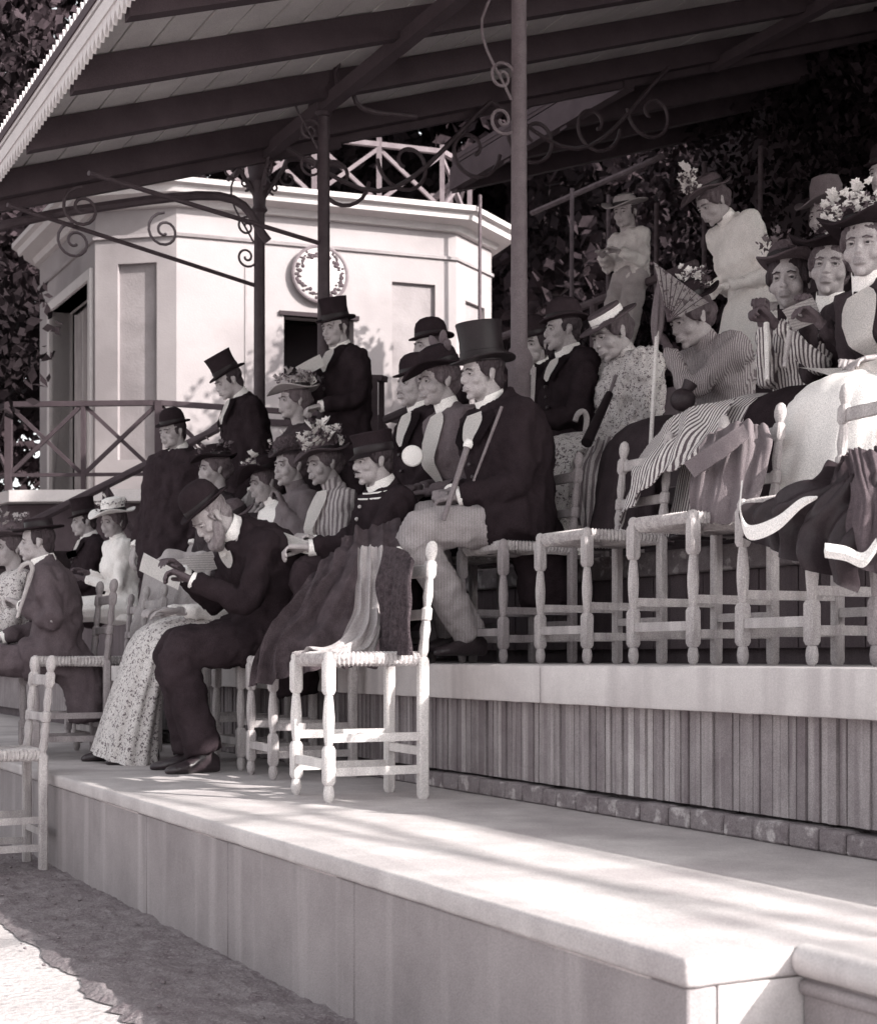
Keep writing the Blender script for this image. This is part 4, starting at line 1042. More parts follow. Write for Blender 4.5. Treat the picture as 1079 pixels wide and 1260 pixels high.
        for sd_ in 'RL':
            A = an[sd_]; tube(b, catmull([hip[sd_], hip[sd_].lerp(kn[sd_], .5), kn[sd_], kn[sd_].lerp(A, .5), A+(A-kn[sd_]).normalized()*.0+Zv*.0], 12), [q*k*legw for q in (.095, .096, .094, .088, .082, .079, .077, .074, .072, .07, .07, .072)], 14)
        me = remesh(b, vox, 2, 'trousers'); wrinkle(me, .017, 8, (1, 1, .8), seed+9, .7); wrinkle(me, .007, 20, (1, 1, 1), seed+4, .7); obj('trousers', me, legs, R0)
    for sd_, sg in (('R', 1), ('L', -1)):
        A = an[sd_]; sk = (A-kn[sd_]).normalized(); fw = (F + Rv*sg*.15); fw = fw.normalized(); side = right_of(fw); b = B(); fl_ = A.z-.08; rings = []
        for y, w_, h in ((-.075, .012, .045), (-.068, .030, .075), (-.03, .034, .10), (.03, .036, .085), (.08, .043, .06), (.13, .044, .045), (.17, .034, .035), (.19, .014, .022)):
            rings.append([V((A.x, A.y, fl_)) + fw*(y*k) + side*(w_*k*math.copysign(abs(cos(a))**.8, cos(a))) + Zv*(h*k*.5*(1+math.copysign(abs(sin(a))**.8, sin(a)))) for a in [2*pi*j/14 for j in range(14)]])
        loft(b, rings); tube(b, [A-Zv*.03, A.lerp(kn[sd_], .3)], [.045*k, .05*k], 12); me = remesh(b, .009, 2, 'shoe'); obj('shoe', me, M_leath, R0)
    R0['_'] = 0; del R0['_']
    return dict(root=R0, wr=wr, el=el, sh=sh, HM=HM, kn=kn, an=an, P=P, Nk=Nk, t=t, torso=torso_pt)
# ------------------------------------------------------------------ chairs in place
def sfd(px, d): return sd_of(W(px, 0, t_of(px, d)))[0]
chair(V((-0.275, 5.385, 0)), 0, F1, 206, 'pale sunlit rush chair on the lower step with a grey coat across it', 'w', sc_=1.03)
chair(V((-0.56, 6.34, 0)), 0, F1, 205, 'rush chair on the lower step half covered by the dark blanket', 'n')
chair(V((-0.77, 6.86, 0)), 0, F1, 207, 'rush chair under the bearded man in the black suit', 'n')
chair(V((-0.98, 7.34, 0)), 0, F1, 207, 'rush chair under the woman in the flowered skirt', 'n')
chair(V((-1.86, 6.44, 0)), 0, 0.02, 207, 'rush chair standing on the soil against the face of the lower step', 'n', sc_=1.04)
chair(V((-1.66, 8.0, 0)), 0, F1, 207, 'empty rush chair on the lower step below the woman in the white hat', 'n')
chair(V((-1.80, 7.45, 0)), 0, F1, 207, 'empty rush chair on the lower step beside the man in the grey overcoat', 'n')
chair(V((-1.95, 9.0, 0)), 0, F1, 207, 'grey rush chair on the lower step below the man in tall hat and white collar', 'g')
chair(V((-1.32, 8.9, 0)), 0, F1, 207, 'rush chair holding a pale coat behind the newspaper', 'n')
chair(V((-1.02, 8.5, 0)), 0, F1, 207, 'rush chair half hidden behind the newspaper readers', 'g')
dd = 3.17
chair(sfd(618, 3.0)-0.17, dd, F2, 207, 'rush chair under the seated man in the tall silk hat', 'g')
chair(sfd(618, 3.0)-0.75, dd, F2, 207, 'rush chair under the woman in the bow trimmed hat', 'g')
chair(sfd(727, 3.0)-0.19, dd, F2, 207, 'rush chair on the second tier in front of the woman in the boater hat', 'n')
chair(sfd(815, 3.0), dd, F2, 207, 'rush chair with a grey coat hung over its back post', 'n', sc_=1.02)
chair(sfd(959, 3.0), dd, F2, 207, 'rush chair with a white lined jacket thrown across its seat', 'n', sc_=1.04)
chair(sfd(1128, 3.0), dd+.02, F2, 207, 'rush chair on the second tier in front of the woman in white blouse and skirt', 'n', sc_=1.04)
chair(sfd(700, 4.0), 4.15, floor(3), 207, 'rush chair on the third tier under the man in the round hat', 'g')
chair(sfd(655, 4.2), 4.3, floor(3), 215, 'rush chair on the third tier under the man in the white necktie', 'g')

# ------------------------------------------------------------------ fabrics
M_flsk = mat('floral_skirt', 0.60, var=0.06, scale=8, bump=0.15, bscale=160, pat='floral', v2=0.13, freq=55)
M_flbl = mat('floral_blouse', 0.55, var=0.1, scale=8, bump=0.15, bscale=160, pat='floral', v2=0.10, freq=62)
M_strj = mat('striped_jacket', 0.36, var=0.06, scale=8, bump=0.1, pat='stripe', v2=0.14, freq=42, rot=.5)
M_strd = mat('striped_dress', 0.62, var=0.05, scale=8, bump=0.1, pat='stripe', v2=0.10, freq=22, rot=.45)
M_strs = mat('striped_skirt', 0.62, var=0.05, scale=8, bump=0.1, pat='stripe', v2=0.10, freq=20, axis='Y', rot=-.47)
M_shawl = mat('striped_shawl', 0.42, var=0.1, scale=8, bump=0.2, pat='stripe', v2=0.16, freq=12, rot=.3)
M_fur = mat('fur', 0.06, var=0.5, scale=50, bump=0.8, bscale=150)
M_dkd = mat('dark_dress', 0.032, var=0.3, scale=8, bump=0.3, bscale=200)
M_grd = mat('grey_dress', 0.11, var=0.2, scale=8, bump=0.3, bscale=200)
M_ltc = mat('light_coat', 0.38, var=0.15, scale=6, bump=0.3, bscale=200)
M_ltc = M_ltc
M_blue = mat('overcoat_grey', 0.085, var=0.25, scale=8, bump=0.3, bscale=200)
M_boy = mat('boy_smock', 0.65, var=0.2, scale=8, bump=0.2)

P = {}
# lower step
P['old'] = person('bearded man in black suit and hat bent over a paper on the lower step', 322, 2.35, F1, (260, 636, -.18), vdepth=.88, lapel=False, legw=1.15, pitch=44, hface=205,
    hands={'L': (238, 714, -.32), 'R': (225, 704, .02)}, hpose='hold', hatk='bowler', hopt=dict(tilt=2, hs=1.06, hm=M_felt), beard=M_hairg, hair=M_hairg, glove=True, slouch=.24, coatlen=.24, fat=1.22, k=.95, knees={'L': (220, 803, -.16), 'R': (214, 800, .02)}, feet={'L': (252, 930, -.16), 'R': (236, 926, .04)})
P['flo'] = person('woman in a pale flowered skirt seated beyond the bearded man', 288, 2.42, F1, (288, 655, .1), sex='f', pitch=20, coat=M_wht, skirt=M_flsk, hatk='wide', hopt=dict(hm=M_strawd, br=.15),
    hands={'L': (222, 752, -.2), 'R': (205, 752, 0)}, collar=False, shirt=None, cuffs=False, k=.98, knees={'L': (206, 782, -.12), 'R': (190, 776, .06)}, feet={'L': (178, 925, -.12), 'R': (150, 918, .06)})
P['off'] = person('army officer in dark buttoned tunic and visored cap with pale collar piping', 482, 2.85, F2, (459, 568, -.08), pz=.26, pitch=6, hatk='kepi', hopt=dict(hm=M_felt, hz=.045, tilt=-6), coat=M_blk, shirt=None, lapel=False,
    hands={'L': (382, 674, -.32), 'R': (388, 668, -.1)}, hpose='hold', moust=M_hair, buttons=6, epaulet=True, knees={'L': (380, 700, -.3), 'R': (372, 700, -.1)}, feet={'L': (390, 870, -.35), 'R': (372, 860, -.15)}, cuffs=True)
# second tier, left half
P['sha'] = person('woman in a striped shawl and pale flower heaped hat beside the officer', 417, 3.1, F2, (399, 571, -.05), sex='f', pz=.36, pitch=8, hface=212, coat=M_shawl, skirt=M_grd, hatk='wide', hopt=dict(hm=M_strawd, flowers=26, fm=M_flow, fh=.10, fs=1.5, hz=.06, br=.16), collar=M_shawl, shirt=None, cuffs=False, bustfront=M_wht)
P['fur'] = person('woman in a brown bonnet raising a gloved hand to her chin', 372, 3.1, F2, (358, 574, -.02), sex='f', pz=.36, hface=215, coat=M_gry, skirt=M_grd, hatk='wide', hopt=dict(hm=M_fur, br=.13, ch=.09, front=1.0, curl=.05, hs=1.1, flowers=8, fh=.06), collar=M_gry, shirt=None, cuffs=False,
    hands={'L': (350, 622, -.18)}, glove=True, hpose='grip', gm=M_gry)
P['whb'] = person('woman in profile under a dark hat with a turned up white brim', 345, 3.1, F2, (327, 594, 0), sex='f', pz=.33, pitch=10, coat=M_wht, skirt=M_wht, hatk='wide', hopt=dict(hm=M_felt, br=.17, wav=.12, front=1.15, flowers=9, fa=(40, 140), fs=1.3, fh=.06), collar=True, shirt=None, cuffs=False)
P['top'] = person('young man in tall silk hat, black coat and light trousers seated with a cane', 628, 3.15, F2, (593, 461, -.04), pitch=5, hatk='top', hopt=dict(hs=1.07, hh=.16, tilt=-3, hm=M_silk), coat=M_blk, legs=M_trs, coatlen=.34, slouch=.08, fat=1.18,
    hands={'L': (566, 612, -.14), 'R': (556, 606, .06)}, hpose='grip', gm=M_glvl, glove=True, knees={'L': (508, 655, -.16), 'R': (522, 642, .14)}, feet={'L': (580, 783, -.02), 'R': (560, 780, .2)}, k=.98, hk=.92, vdepth=.74)
P['bow'] = person('woman in fitted dark jacket and broad bow trimmed hat beside the silk hatted man', 582, 3.15, F2, (540, 470, 0), sex='f', t=6.75, pitch=4, hface=205, coat=M_grd, skirt=M_dkd, hatk='wide', hopt=dict(hm=M_felt, br=.18, ch=.09, bow=2, bm=M_grd, bowy=-.03, tilt=-14, front=1.1), puff=1.2, bustfront=M_wht, collar=True, shirt=None, cuffs=False,
    hands={'L': (526, 606, -.12), 'R': (515, 600, .05)}, hpose='grip', glove=True, gm=M_grd)
P['gls'] = person('moustached man in spectacles half hidden behind the bow trimmed hat', 540, 0, F2, (511, 474, 0), t=7.25, hatk='bowler', moust=M_hairg, hair=M_hairg, k=1.0, hopt=dict(hz=.05))
P['blb'] = person('man in a dark round hat standing behind the bow trimmed hat', 545, 0, F2, (529, 428, 0), t=8.1, pose='stand', hatk='bowler', hopt=dict(hs=1.05), near=False)
P['tie'] = person('dark bearded man with a white necktie behind the silk hatted man', 664, 4.2, floor(3), (656, 424, 0), face=222, hface=238, pitch=10, hatk='bowler', hopt=dict(hs=1.02), moust=M_hair, necktie=M_linen, vdepth=.8, shirt=M_linen)
P['rnd'] = person('man in a round felt hat and high white collar turned away to the field', 706, 3.95, floor(3), (692, 407, 0), face=200, hface=195, hatk='bowler', hopt=dict(hm=M_blk2, tilt=-6, hs=1.05), slouch=.05, k=.97)
# second tier, right half
P['boa'] = person('woman in a boater hat and loose flowered blouse looking down', 774, 4.05, floor(3), (752, 410, -.02), pz=.50, wrk=2.2, hk=1.0, sex='f', pitch=24, hface=205, coat=M_flbl, skirt=M_flsk, hatk='boater', hopt=dict(hm=M_strawd, cm=M_strawd, band=M_linen, tilt=-10, hz=.06, hs=.92), puff=1.25, collar=M_flbl, shirt=None, cuffs=False, glove=True,
    hands={'L': (742, 548, -.2), 'R': (712, 556, -.05)}, hpose='hold', waist=1.15)
P['str'] = person('woman in a finely striped jacket and flowered hat leaning on an upright parasol', 890, 4.05, floor(3), (850, 392, -.02), pz=.47, hk=1.0, sex='f', pitch=22, hface=200, coat=M_strj, skirt=M_dkd, hatk='wide', hopt=dict(hm=M_felt, br=.17, flowers=16, fa=(180, 360), fh=.09), puff=1.45, shirt=None, collar=M_strj, cuffs=False, glove=True,
    hands={'L': (822, 428, -.06), 'R': (845, 500, -.15)}, hpose='grip', slouch=.10, elbow={'L': V((.3, -.5, -1))})
P['dre'] = person('woman in a boldly striped dress with dark gloves looking over a programme', 1002, 4.05, floor(3), (971, 346, -.03), pz=.47, hk=1.0, sex='f', face=212, hface=243, pitch=2, coat=M_strd, skirt=M_strs, hatk='wide', hopt=dict(hm=M_strawd, br=.14, flowers=10, fm=M_gry, fh=.08, tilt=6), hair=M_hair, collar=M_blk, shirt=None, cuffs=False, glove=True,
    hands={'L': (952, 398, -.32), 'R': (938, 396, -.12)}, hpose='grip', waist=1.1, puff=1.1)
P['smi'] = person('smiling woman in a dark dress holding a programme beside the white flowered hat', 1060, 4.08, floor(3), (1023, 330, 0), pz=.47, hk=1.0, sex='f', face=212, hface=244, pitch=0, hroll=-6, coat=M_dkd, skirt=M_blk, hatk='wide', hopt=dict(hm=M_felt, br=.19, flowers=44, fa=(60, 330), fh=.13, tilt=4, fs=1.2), collar=True, shirt=None, cuffs=False, glove=True, gm=M_grd,
    hands={'L': (1010, 398, -.25), 'R': (992, 392, -.1)}, hpose='hold')
P['whi'] = person('woman in white blouse and skirt with a dark boa under a broad dark hat', 1128, 3.95, floor(3), (1064, 304, -.02), pz=.47, hk=.95, k=.88, sex='f', face=212, hface=240, pitch=2, coat=M_dkd, bustfront=M_wht, skirt=M_wht, hatk='wide', hopt=dict(hm=M_felt, br=.19, flowers=30, fa=(60, 330), fh=.08, tilt=2), collar=M_wht, shirt=None, cuffs=False)
P['std'] = person('woman standing in a white blouse and flower topped hat bending to look down', 932, 5.25, floor(4), (877, 250, -.05), k=1.0, hk=.95, sex='f', pose='stand', pitch=32, slouch=.06, face=200, coat=M_wht, skirt=M_wht, hatk='wide', hopt=dict(hm=M_strawd, br=.16, flowers=24, fa=(50, 130), fh=.12, fs=1.3, tilt=4), puff=1.25, shirt=None, collar=True, cuffs=False, glove=True, gm=M_wht,
    hands={'L': (893, 352, -.16), 'R': (880, 350, .05)}, hpose='grip', near=False)
P['boy'] = person('boy in a straw hat and pale smock perched on the back rail', 777, 0, floor(5), (769, 262, 0), t=10.5, pz=1.24, k=.76, hk=.93, fat=.9, face=225, hface=235, pitch=8, coat=M_boy, legs=M_ltc, hatk='wide', hopt=dict(hm=M_straw, br=.19, front=1.0, back=1.0, curl=.02, wav=.02, hz=.05), collar=False, shirt=None, cuffs=False, near=False)
P['veil'] = person('woman with a pale veil over her hat standing high at the back', 1022, 5.2, floor(4), (1016, 268, 0), sex='f', pz=.72, face=215, coat=M_dkd, skirt=M_dkd, hatk='wide', hopt=dict(hm=M_gry, br=.17, ch=.14), collar=False, shirt=None, cuffs=False, near=False)
P['edge'] = person('man in a dark suit seated high behind the flowered hats', 1104, 5.2, floor(4), (1090, 215, 0), pz=.8, face=215, hatk='bowler', near=False)
# far left of the stand
P['pap'] = person('young man in a tall hat standing and holding up a folded paper', 428, 0, floor(3), (413, 405, 0), t=9.2, pose='stand', pz=.86, face=215, hface=228, pitch=6, hatk='top', hopt=dict(hs=1.04), coat=M_blk, hands={'R': (382, 468, -.1), 'L': (395, 500, -.25)}, hpose='grip', near=True, cuffs=True)
P['lac'] = person('woman in a pale flower trimmed hat below the raised paper', 372, 0, floor(3), (362, 494, 0), t=9.0, sex='f', pz=.30, coat=M_dkd, skirt=M_dkd, hatk='wide', hopt=dict(hm=M_ltc, br=.17, flowers=16, fm=M_ltc, fh=.08, fs=1.4), collar=False, shirt=None, cuffs=False, near=False)
P['lean'] = person('man in a tall hat leaning forward in front of the balcony', 308, 0, F2, (282, 470, 0), t=9.4, pose='stand', pz=1.02, k=1.0, face=205, pitch=22, hatk='top', hopt=dict(tilt=-10), coat=M_blk, near=False)
P['back'] = person('stout man in dark clothes and cap standing below the balcony', 208, 0, F1, (213, 532, 0), t=9.6, pose='stand', pz=1.18, k=1.0, face=235, hface=228, pitch=8, hatk='bowler', hopt=dict(hs=.98), coat=M_blk2, near=False, coatlen=.2, fat=1.15, shirt=None)
P['drk'] = person('woman all in dark clothes with a dark hat beside the stout man', 268, 0, F1, (264, 578, 0), t=9.0, pose='sit', sex='f', pz=.70, coat=M_dkd, skirt=M_dkd, hatk='wide', hopt=dict(hm=M_felt, br=.15, flowers=8, fm=M_gry), collar=False, shirt=None, cuffs=False, near=False)
P['lth'] = person('man in a tall hat and white collar seated beside the woman in white', 114, 0, F2, (104, 643, 0), pz=.36, t=11.2, pitch=4, hatk='top', coat=M_blk, near=False)
P['whd'] = person('woman in a white dress and broad white hat seated on the lower step', 152, 0, F2, (140, 643, -.05), pz=.34, t=10.6, sex='f', hface=232, pitch=4, coat=M_wht, skirt=M_wht, hatk='wide', hopt=dict(hm=M_wht, br=.18, ch=.10, wav=.05, flowers=9, fs=1.3), collar=True, shirt=None, cuffs=False, glove=True, puff=1.4, hands={'L': (105, 712, -.12), 'R': (108, 705, .1)}, near=False)
P['gry'] = person('man in a grey overcoat and flat hat turned away holding a cane', 66, 0, F1, (46, 668, 0), t=7.5, pz=.48, face=185, hface=195, hatk='boater', hopt=dict(hm=M_felt, cm=M_felt, hs=.9), coat=M_blue, coatlen=.3, legs=M_blue, hands={'L': (28, 745, -.1)}, hpose='grip', slouch=.08, k=.86, hk=.82, near=False)
P['lig'] = person('woman in a light dress seated past the man in the grey overcoat', 18, 0, F1, (12, 675, 0), t=7.9, sex='f', hface=225, coat=M_flbl, skirt=M_flbl, hatk='wide', hopt=dict(hm=M_strawd, br=.17, flowers=14, fm=M_ltc, fh=.1), collar=False, shirt=None, cuffs=False, near=False, k=.86, hk=.86)
# ------------------------------------------------------------------ cloths, papers, canes and other small things
def cloth(name, rows, m, label, cat, nu=40, nv=34, amp=.012, fr=5.0, th=.005, seed=0, par=None):
    R_ = [catmull([W(*p) for p in r], nu) for r in rows]
    G = [catmull([r[i] for r in R_], nv) for i in range(nu)]
    b = B(); vs = [[b.verts.new(p) for p in col] for col in G]
    for i in range(nu-1):
        for j in range(nv-1): b.faces.new((vs[i][j], vs[i+1][j], vs[i+1][j+1], vs[i][j+1]))
    b.normal_update(); nr = {v: v.normal.copy() for v in b.verts}
    for i in range(nu):
        for j in range(nv):
            v = vs[i][j]; a = sin(i/nu*2*pi*fr + 2.2*noise.noise(V((i*.09, j*.06, seed)))); c = noise.noise(v.co*9+V((seed, 0, 0)))
            c2 = 1-2*abs(noise.noise(V((i*.16+seed, j*.05, 3.3)))); v.co += nr[v]*(amp*.7*a*(.35+.65*j/nv) + amp*.8*c + amp*.6*c2)
    bmesh.ops.solidify(b, geom=b.faces[:], thickness=th)
    if par: return obj(name, b, m, par, ang=70)
    return solo(name, b, m, label, cat, ang=70)
M_blnk = mat('dark_blanket', 0.06, var=0.4, scale=14, bump=0.5, bscale=180)
M_shiny = mat('dark_satin', 0.026, rough=0.5, var=0.2, scale=14, bump=0.1, spec=0.25)
M_paper = mat('paper', 0.72, var=0.04, scale=10, bump=0.1, bscale=60)
M_news = mat('newsprint', 0.60, var=0.05, scale=10, bump=0.1, bscale=60, pat='stripe', v2=0.45, freq=30, axis='Z')
M_cane = mat('cane_wood', 0.16, rough=0.5, var=0.2, scale=20, bump=0.05)
M_lace = mat('fan_lace', 0.42, var=0.2, scale=40, bump=0.2, pat='floral', v2=0.15, freq=45)
cloth('blanket', [[(492, 640, 6.35), (455, 650, 6.25), (425, 668, 6.2), (402, 690, 6.2)], [(495, 690, 6.15), (450, 700, 6.0), (405, 715, 6.0), (380, 722, 6.05)], [(480, 760, 6.0), (430, 765, 5.9), (375, 765, 5.95), (345, 762, 6.0)], [(470, 802, 5.95), (415, 800, 5.86), (350, 800, 5.92), (318, 808, 5.95)], [(465, 822, 5.95), (412, 818, 5.88), (345, 838, 5.9), (306, 845, 5.95)]], M_blnk,
      'dark woollen blanket spread from the officer down over the chairs', 'blanket', amp=.045, fr=5, seed=2, nu=70, nv=50)
cloth('coat', [[(441, 672, 5.75), (455, 668, 5.75), (478, 676, 5.75)], [(440, 715, 5.62), (455, 716, 5.6), (474, 722, 5.62)], [(432, 760, 5.5), (452, 764, 5.48), (470, 770, 5.5)], [(408, 790, 5.4), (436, 790, 5.36), (465, 796, 5.42)], [(360, 803, 5.42), (410, 802, 5.32), (455, 806, 5.35)]], M_ltc,
      'light grey coat lying in folds over the pale chair', 'coat', amp=.022, fr=3.4, seed=5, nu=56)
cloth('shawl', [[(511, 690, 5.30), (496, 676, 5.43), (474, 672, 5.60)], [(508, 715, 5.24), (492, 710, 5.38), (468, 706, 5.54)], [(507, 760, 5.22), (490, 758, 5.35), (466, 752, 5.52)], [(506, 806, 5.20), (489, 806, 5.33), (468, 800, 5.50)]], M_fur,
      'dark fringed shawl hanging over the back of the pale sunlit chair', 'shawl', amp=.016, fr=7, seed=9)
cloth('coat', [[(872, 535, 5.35), (905, 520, 5.22), (945, 524, 5.12)], [(858, 560, 5.2), (900, 545, 5.08), (950, 545, 5.0)], [(850, 600, 5.12), (892, 600, 5.02), (938, 596, 4.95)], [(848, 642, 5.1), (885, 644, 5.0), (925, 640, 4.94)]], M_gry,
      'plain grey coat draped over a chair back on the second tier', 'coat', amp=.018, fr=4.0, seed=12, nu=56)
cloth('coat_collar', [[(842, 570, 5.1), (880, 545, 5.04), (915, 522, 5.02)], [(855, 588, 5.06), (892, 562, 5.0), (922, 538, 5.0)]], M_gry, 'stiff grey coat collar standing up against the striped skirt', 'collar', nu=16, nv=8, amp=.003, seed=3)
cloth('jacket', [[(1012, 580, 4.55), (1045, 552, 4.4), (1085, 545, 4.3)], [(985, 600, 4.5), (1030, 590, 4.32), (1090, 580, 4.2)], [(940, 615, 4.6), (990, 615, 4.34), (1085, 625, 4.16)], [(912, 632, 4.62), (968, 640, 4.38), (1055, 680, 4.15)], [(905, 655, 4.6), (975, 690, 4.36), (1040, 725, 4.16)]], M_shiny,
      'black jacket tumbled across the chair beside the white skirt', 'jacket', amp=.045, fr=4.2, seed=15, nu=64, nv=48)
cloth('jacket', [[(1040, 560, 4.35), (1060, 552, 4.3), (1095, 560, 4.22)], [(1045, 600, 4.22), (1070, 605, 4.16), (1100, 610, 4.12)], [(1040, 650, 4.18), (1070, 660, 4.1), (1105, 665, 4.08)], [(1045, 690, 4.16), (1075, 705, 4.08), (1105, 710, 4.06)]], M_blue,
      'dark grey coat hanging over the black jacket beside the frame of the chair', 'coat', amp=.02, fr=2.5, seed=17)
b = B(); path = catmull([W(913, 592, 4.5), W(911, 630, 4.46), W(922, 655, 4.42), W(955, 645, 4.33), W(985, 620, 4.25), W(1005, 612, 4.2)], 30)
fr_ = frames(path); rings = [[p+Zv*.022*sin(pi*(i+2)/33), p+V((0, -.012, 0)), p-Zv*.022*sin(pi*(i+2)/33), p+V((0, .012, 0))] for i, p in enumerate(path)]
loft(b, rings); solo('jacket_lining', b, M_linen, 'white lining edge curling out of the black jacket', 'lining')
b = B(); path = catmull([W(1015, 678, 4.12), W(1040, 682, 4.1), W(1062, 690, 4.08), W(1078, 672, 4.06)], 16); rings = [[p+Zv*.022, p+V((0, -.012, 0)), p-Zv*.018, p+V((0, .012, 0))] for p in path]
loft(b, rings); solo('cuff', b, M_linen, 'white cuff showing under the dark grey coat', 'cuff')
cloth('coat', [[(182, 690, 8.4), (215, 676, 8.35), (262, 680, 8.3)], [(172, 720, 8.3), (215, 715, 8.2), (258, 715, 8.2)], [(165, 765, 8.25), (205, 765, 8.15), (250, 762, 8.2)], [(160, 800, 8.2), (198, 805, 8.1), (240, 800, 8.15)]], M_ltc,
      'pale overcoat hung over chair backs behind the flowered skirt', 'coat', amp=.03, fr=2, seed=21)
cloth('wrap', [[(725, 548, 6.75), (752, 538, 6.7), (792, 545, 6.6)], [(712, 580, 6.55), (742, 574, 6.5), (776, 585, 6.42)], [(712, 615, 6.5), (738, 618, 6.44), (762, 640, 6.36)], [(718, 650, 6.46), (738, 660, 6.4), (754, 668, 6.32)]], M_shawl,
      'bundle of striped wraps on the lap of the boater hat woman', 'wrap', amp=.03, fr=3.3, seed=25)
cloth('skirt_drape', [[(786, 560, 6.0), (832, 512, 5.85), (905, 488, 5.7)], [(775, 590, 5.9), (822, 548, 5.72), (885, 528, 5.6)], [(760, 655, 5.9), (790, 600, 5.72), (850, 566, 5.6)]], M_strs, 'fold of boldly striped skirt falling over the neighbouring chair', 'skirt', amp=.015, fr=4, seed=27)

def sheet(name, c, m, label, cat='paper', curl=.0, grp=None):
    q = [W(*p) for p in c]; b = B(); n = 9; rows = []
    for i in range(n):
        u_ = i/(n-1); r = []
        for j in range(n):
            v_ = j/(n-1); p = (q[0]*(1-u_)+q[1]*u_)*(1-v_)+(q[3]*(1-u_)+q[2]*u_)*v_
            r.append(b.verts.new(p + V((0, -curl*sin(pi*u_), curl*.5*sin(pi*v_)))))
        rows.append(r)
    for i in range(n-1):
        for j in range(n-1): b.faces.new((rows[i][j], rows[i+1][j], rows[i+1][j+1], rows[i][j+1]))
    bmesh.ops.solidify(b, geom=b.faces[:], thickness=.002)
    return solo(name, b, m, label, cat, grp, ang=60)
sheet('newspaper', [(178, 680, 6.75), (226, 706, 6.5), (220, 726, 6.48), (172, 702, 6.72)], M_paper, 'folded white paper in the hands of the bearded man', curl=.01)
sheet('newspaper', [(215, 690, 6.9), (262, 678, 6.8), (268, 700, 6.78), (228, 712, 6.85)], M_news, 'open newspaper held beyond the hands of the bearded man', curl=.02)
sheet('handkerchief', [(272, 664, 6.52), (283, 672, 6.5), (278, 684, 6.5), (272, 686, 6.52)], M_linen, 'white handkerchief in the breast pocket of the bearded man', 'handkerchief')
sheet('letter', [(350, 655, 6.45), (385, 668, 6.35), (380, 682, 6.34), (352, 676, 6.44)], M_paper, 'white letter held out by the officer')
sheet('folded_paper', [(364, 452, 9.1), (394, 436, 9.05), (400, 450, 9.0), (372, 466, 9.06)], M_paper, 'folded paper lifted by the standing man in the tall hat', curl=.01)
sheet('programme', [(962, 382, 5.7), (1000, 366, 5.6), (1012, 394, 5.58), (976, 408, 5.68)], M_news, 'printed programme held between the two women with dark gloves', curl=.015)
sheet('programme', [(982, 452, 5.5), (1020, 462, 5.3), (1088, 440, 5.1), (1088, 462, 5.05)], M_paper, 'white sheet lying across the lap of the woman in white', curl=.01)
sheet('card', [(82, 680, 8.6), (94, 676, 8.6), (96, 684, 8.6), (85, 688, 8.6)], M_paper, 'white card in the hand of the man beside the white dress', 'card')

def cane(p0, p1, r, label, m=M_cane, knob=None, hook=None, cat='cane', name='cane'):
    T = thing(name, label, cat, p1)
    b = B(); tube(b, [p0, p1], [r*1.1, r*.8], 8); obj('shaft', b, m, T)
    if knob: b = B(); ell(b, p0, knob, seg=14, rin=10); tube(b, [p0, p0.lerp(p1, .06)], [r*1.6, r*1.5], 10); obj('knob', b, M_linen, T)
    if hook:
        e = hook; u_ = (p0-p1).normalized(); P_ = [p0 + u_*.0] + [p0 + e*.035*(1-cos(a)) + u_*.05*sin(a) for a in (.5, 1.1, 1.7, 2.4, 3.1)]
        b = B(); tube(b, catmull(P_, 14), r*1.1, 8); obj('handle', b, m, T)
    return T
cane(W(577, 545, 6.15), W(546, 640, 6.12), .012, 'pale cane with white knob held by the young man in the silk hat', knob=.017)
cane(W(618, 500, 6.05), W(583, 592, 6.1), .006, 'thin whip held against the black coat of the silk hatted man')
cane(W(657, 452, 8.0), W(655, 505, 8.0), .012, 'short pale stick before the man with white necktie', m=M_wood)
cane(W(722, 520, 7.1), W(716, 560, 7.1), .012, 'hooked cane of the man in round felt hat', m=M_wood, hook=V((-.8, -.4, 0)))
cane(W(40, 705, 7.3), W(22, 760, 7.3), .010, 'slender cane held by the man in grey overcoat', m=M_wood, hook=V((-.8, -.4, 0)))
cane(W(943, 398, 5.7), W(944, 468, 5.6), .010, 'pale stick gripped by dark gloves of the striped dress woman', m=M_woodw)
cane(W(972, 408, 5.65), W(965, 452, 5.6), .010, 'second stick leaning on the striped dress', m=M_wood)
# closed parasol
T = thing('parasol', 'closed parasol standing upright beside the striped jacket', 'parasol', W(800, 565, 6.15))
b = B(); tube(b, [W(810, 385, 6.32), W(800, 565, 6.15)], .009, 8); obj('shaft', b, M_woodw, T)
b = B(); path = [W(807, 425, 6.3), W(809, 400, 6.31), W(811, 365, 6.32), W(813, 334, 6.33)]; rings = []
for p, r in zip(catmull(path, 12), [.010, .014, .019, .022, .024, .024, .022, .019, .016, .012, .008, .004]):
    rings.append([p + V((cos(a), sin(a), 0))*r*(1+.22*sin(a*6)) for a in [2*pi*j/36 for j in range(36)]])
loft(b, rings); obj('canopy', b, M_gry, T)
T = thing('parasol', 'dark folded parasol resting on lap of the boater hat woman', 'parasol', W(725, 540, 6.6))
b = B(); tube(b, [W(750, 485, 6.75), W(722, 545, 6.55)], [.018, .026], 10); obj('canopy', b, M_silk, T)
b = B(); tube(b, [W(758, 462, 6.8), W(750, 485, 6.75)], .008, 8); obj('handle', b, M_cane, T)
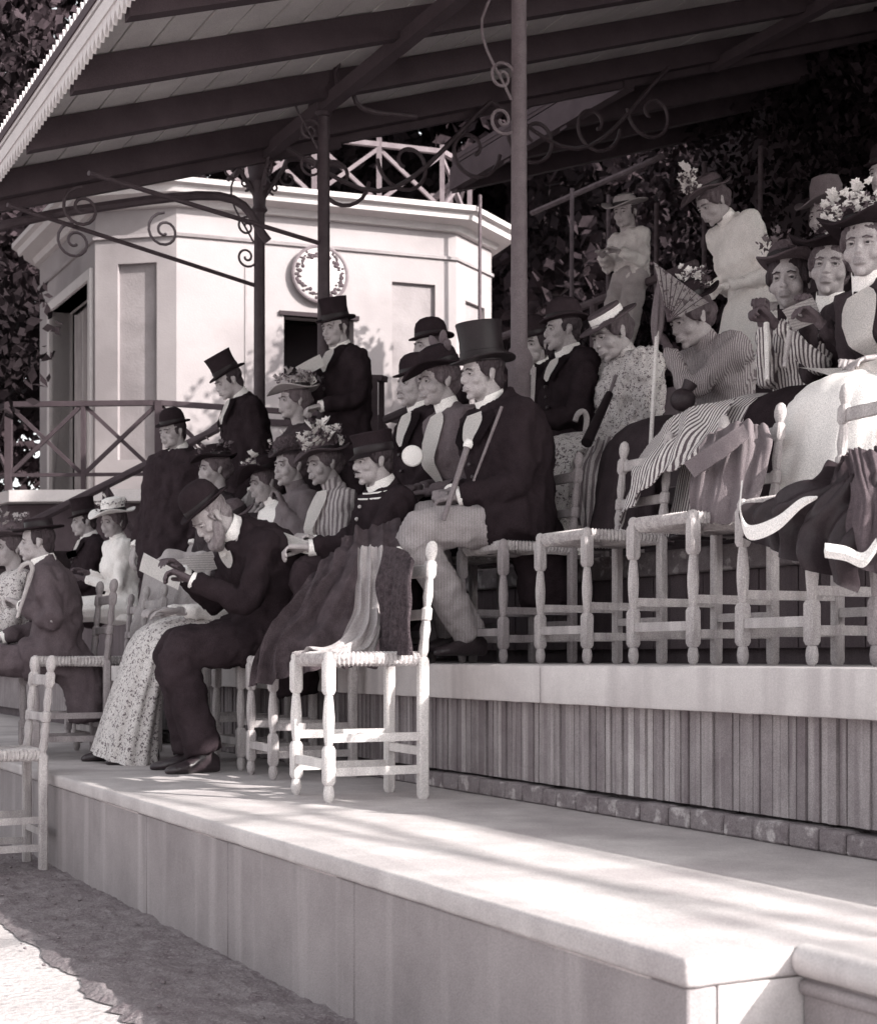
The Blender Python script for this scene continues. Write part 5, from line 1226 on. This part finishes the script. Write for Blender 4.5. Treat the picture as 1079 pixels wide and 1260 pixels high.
# fan
T = thing('fan', 'open painted fan raised before the flowered hat', 'fan', W(822, 392, 6.1))
piv = W(822, 396, 6.1); nst = 9
for i in range(nst):
    q0 = W(804+ i*(872-804)/nst, 322+ i*(372-322)/nst, 6.1+.01*(i % 2)); q1 = W(804+(i+1)*(872-804)/nst, 322+(i+1)*(372-322)/nst, 6.1+.01*((i+1) % 2))
    b = B(); a0, a1 = piv.lerp(q0, .28), piv.lerp(q1, .28); v_ = [b.verts.new(x) for x in (a0, a1, q1, q0)]; b.faces.new(v_); bmesh.ops.solidify(b, geom=b.faces[:], thickness=.002); obj('leaf', b, M_lace, T, smooth=False)
    b = B(); beam(b, piv, q0, .006, .003); obj('rib', b, M_strawd, T, smooth=False)
# round purse, handbag
b = B(); c0 = W(508, 561, 6.55); lathe(b, [(.0001, -.012), (.03, -.012), (.042, -.008), (.046, 0), (.042, .008), (.03, .012), (.0001, .012)], 26, c0, Matrix.Rotation(pi/2, 3, 'X')); solo('round_fan', b, M_linen, 'round white hand screen before the dark jacket', 'hand screen')
T = thing('handbag', 'dark shiny drawstring bag beside the striped jacket', 'bag', W(838, 520, 5.95))
b = B(); ell(b, W(840, 492, 6.0), (.05, .045, .045), seg=18, rin=12); obj('pouch', b, M_shiny, T)
b = B(); tube(b, [W(844, 481, 6.0), W(850, 471, 6.0)], [.02, .03], 12); obj('ruffle', b, M_shiny, T)
# rail the boy sits on
T = thing('back_rail', 'dark rail at the back of the stand carrying the boy', 'railing', SD(-9, 6.1, floor(5)))
pz_ = floor(5)+1.16
pb = W(777, 0, 10.52); sb, db = sd_of(pb); db += .02
b = B(); tube(b, [SD(sb-2.2, db, pz_), SD(sb+0.7, db, pz_)], .03, 8); obj('rail', b, M_bark, T)
for ds in (-2, -.5, .6): b = B(); tube(b, [SD(sb+ds, db, floor(5)-.3), SD(sb+ds, db, pz_)], .03, 8); obj('post', b, M_bark, T)
print('objects', len(bpy.data.objects), 'tris', sum(len(o.data.polygons)*2 for o in bpy.data.objects if o.type == 'MESH'))
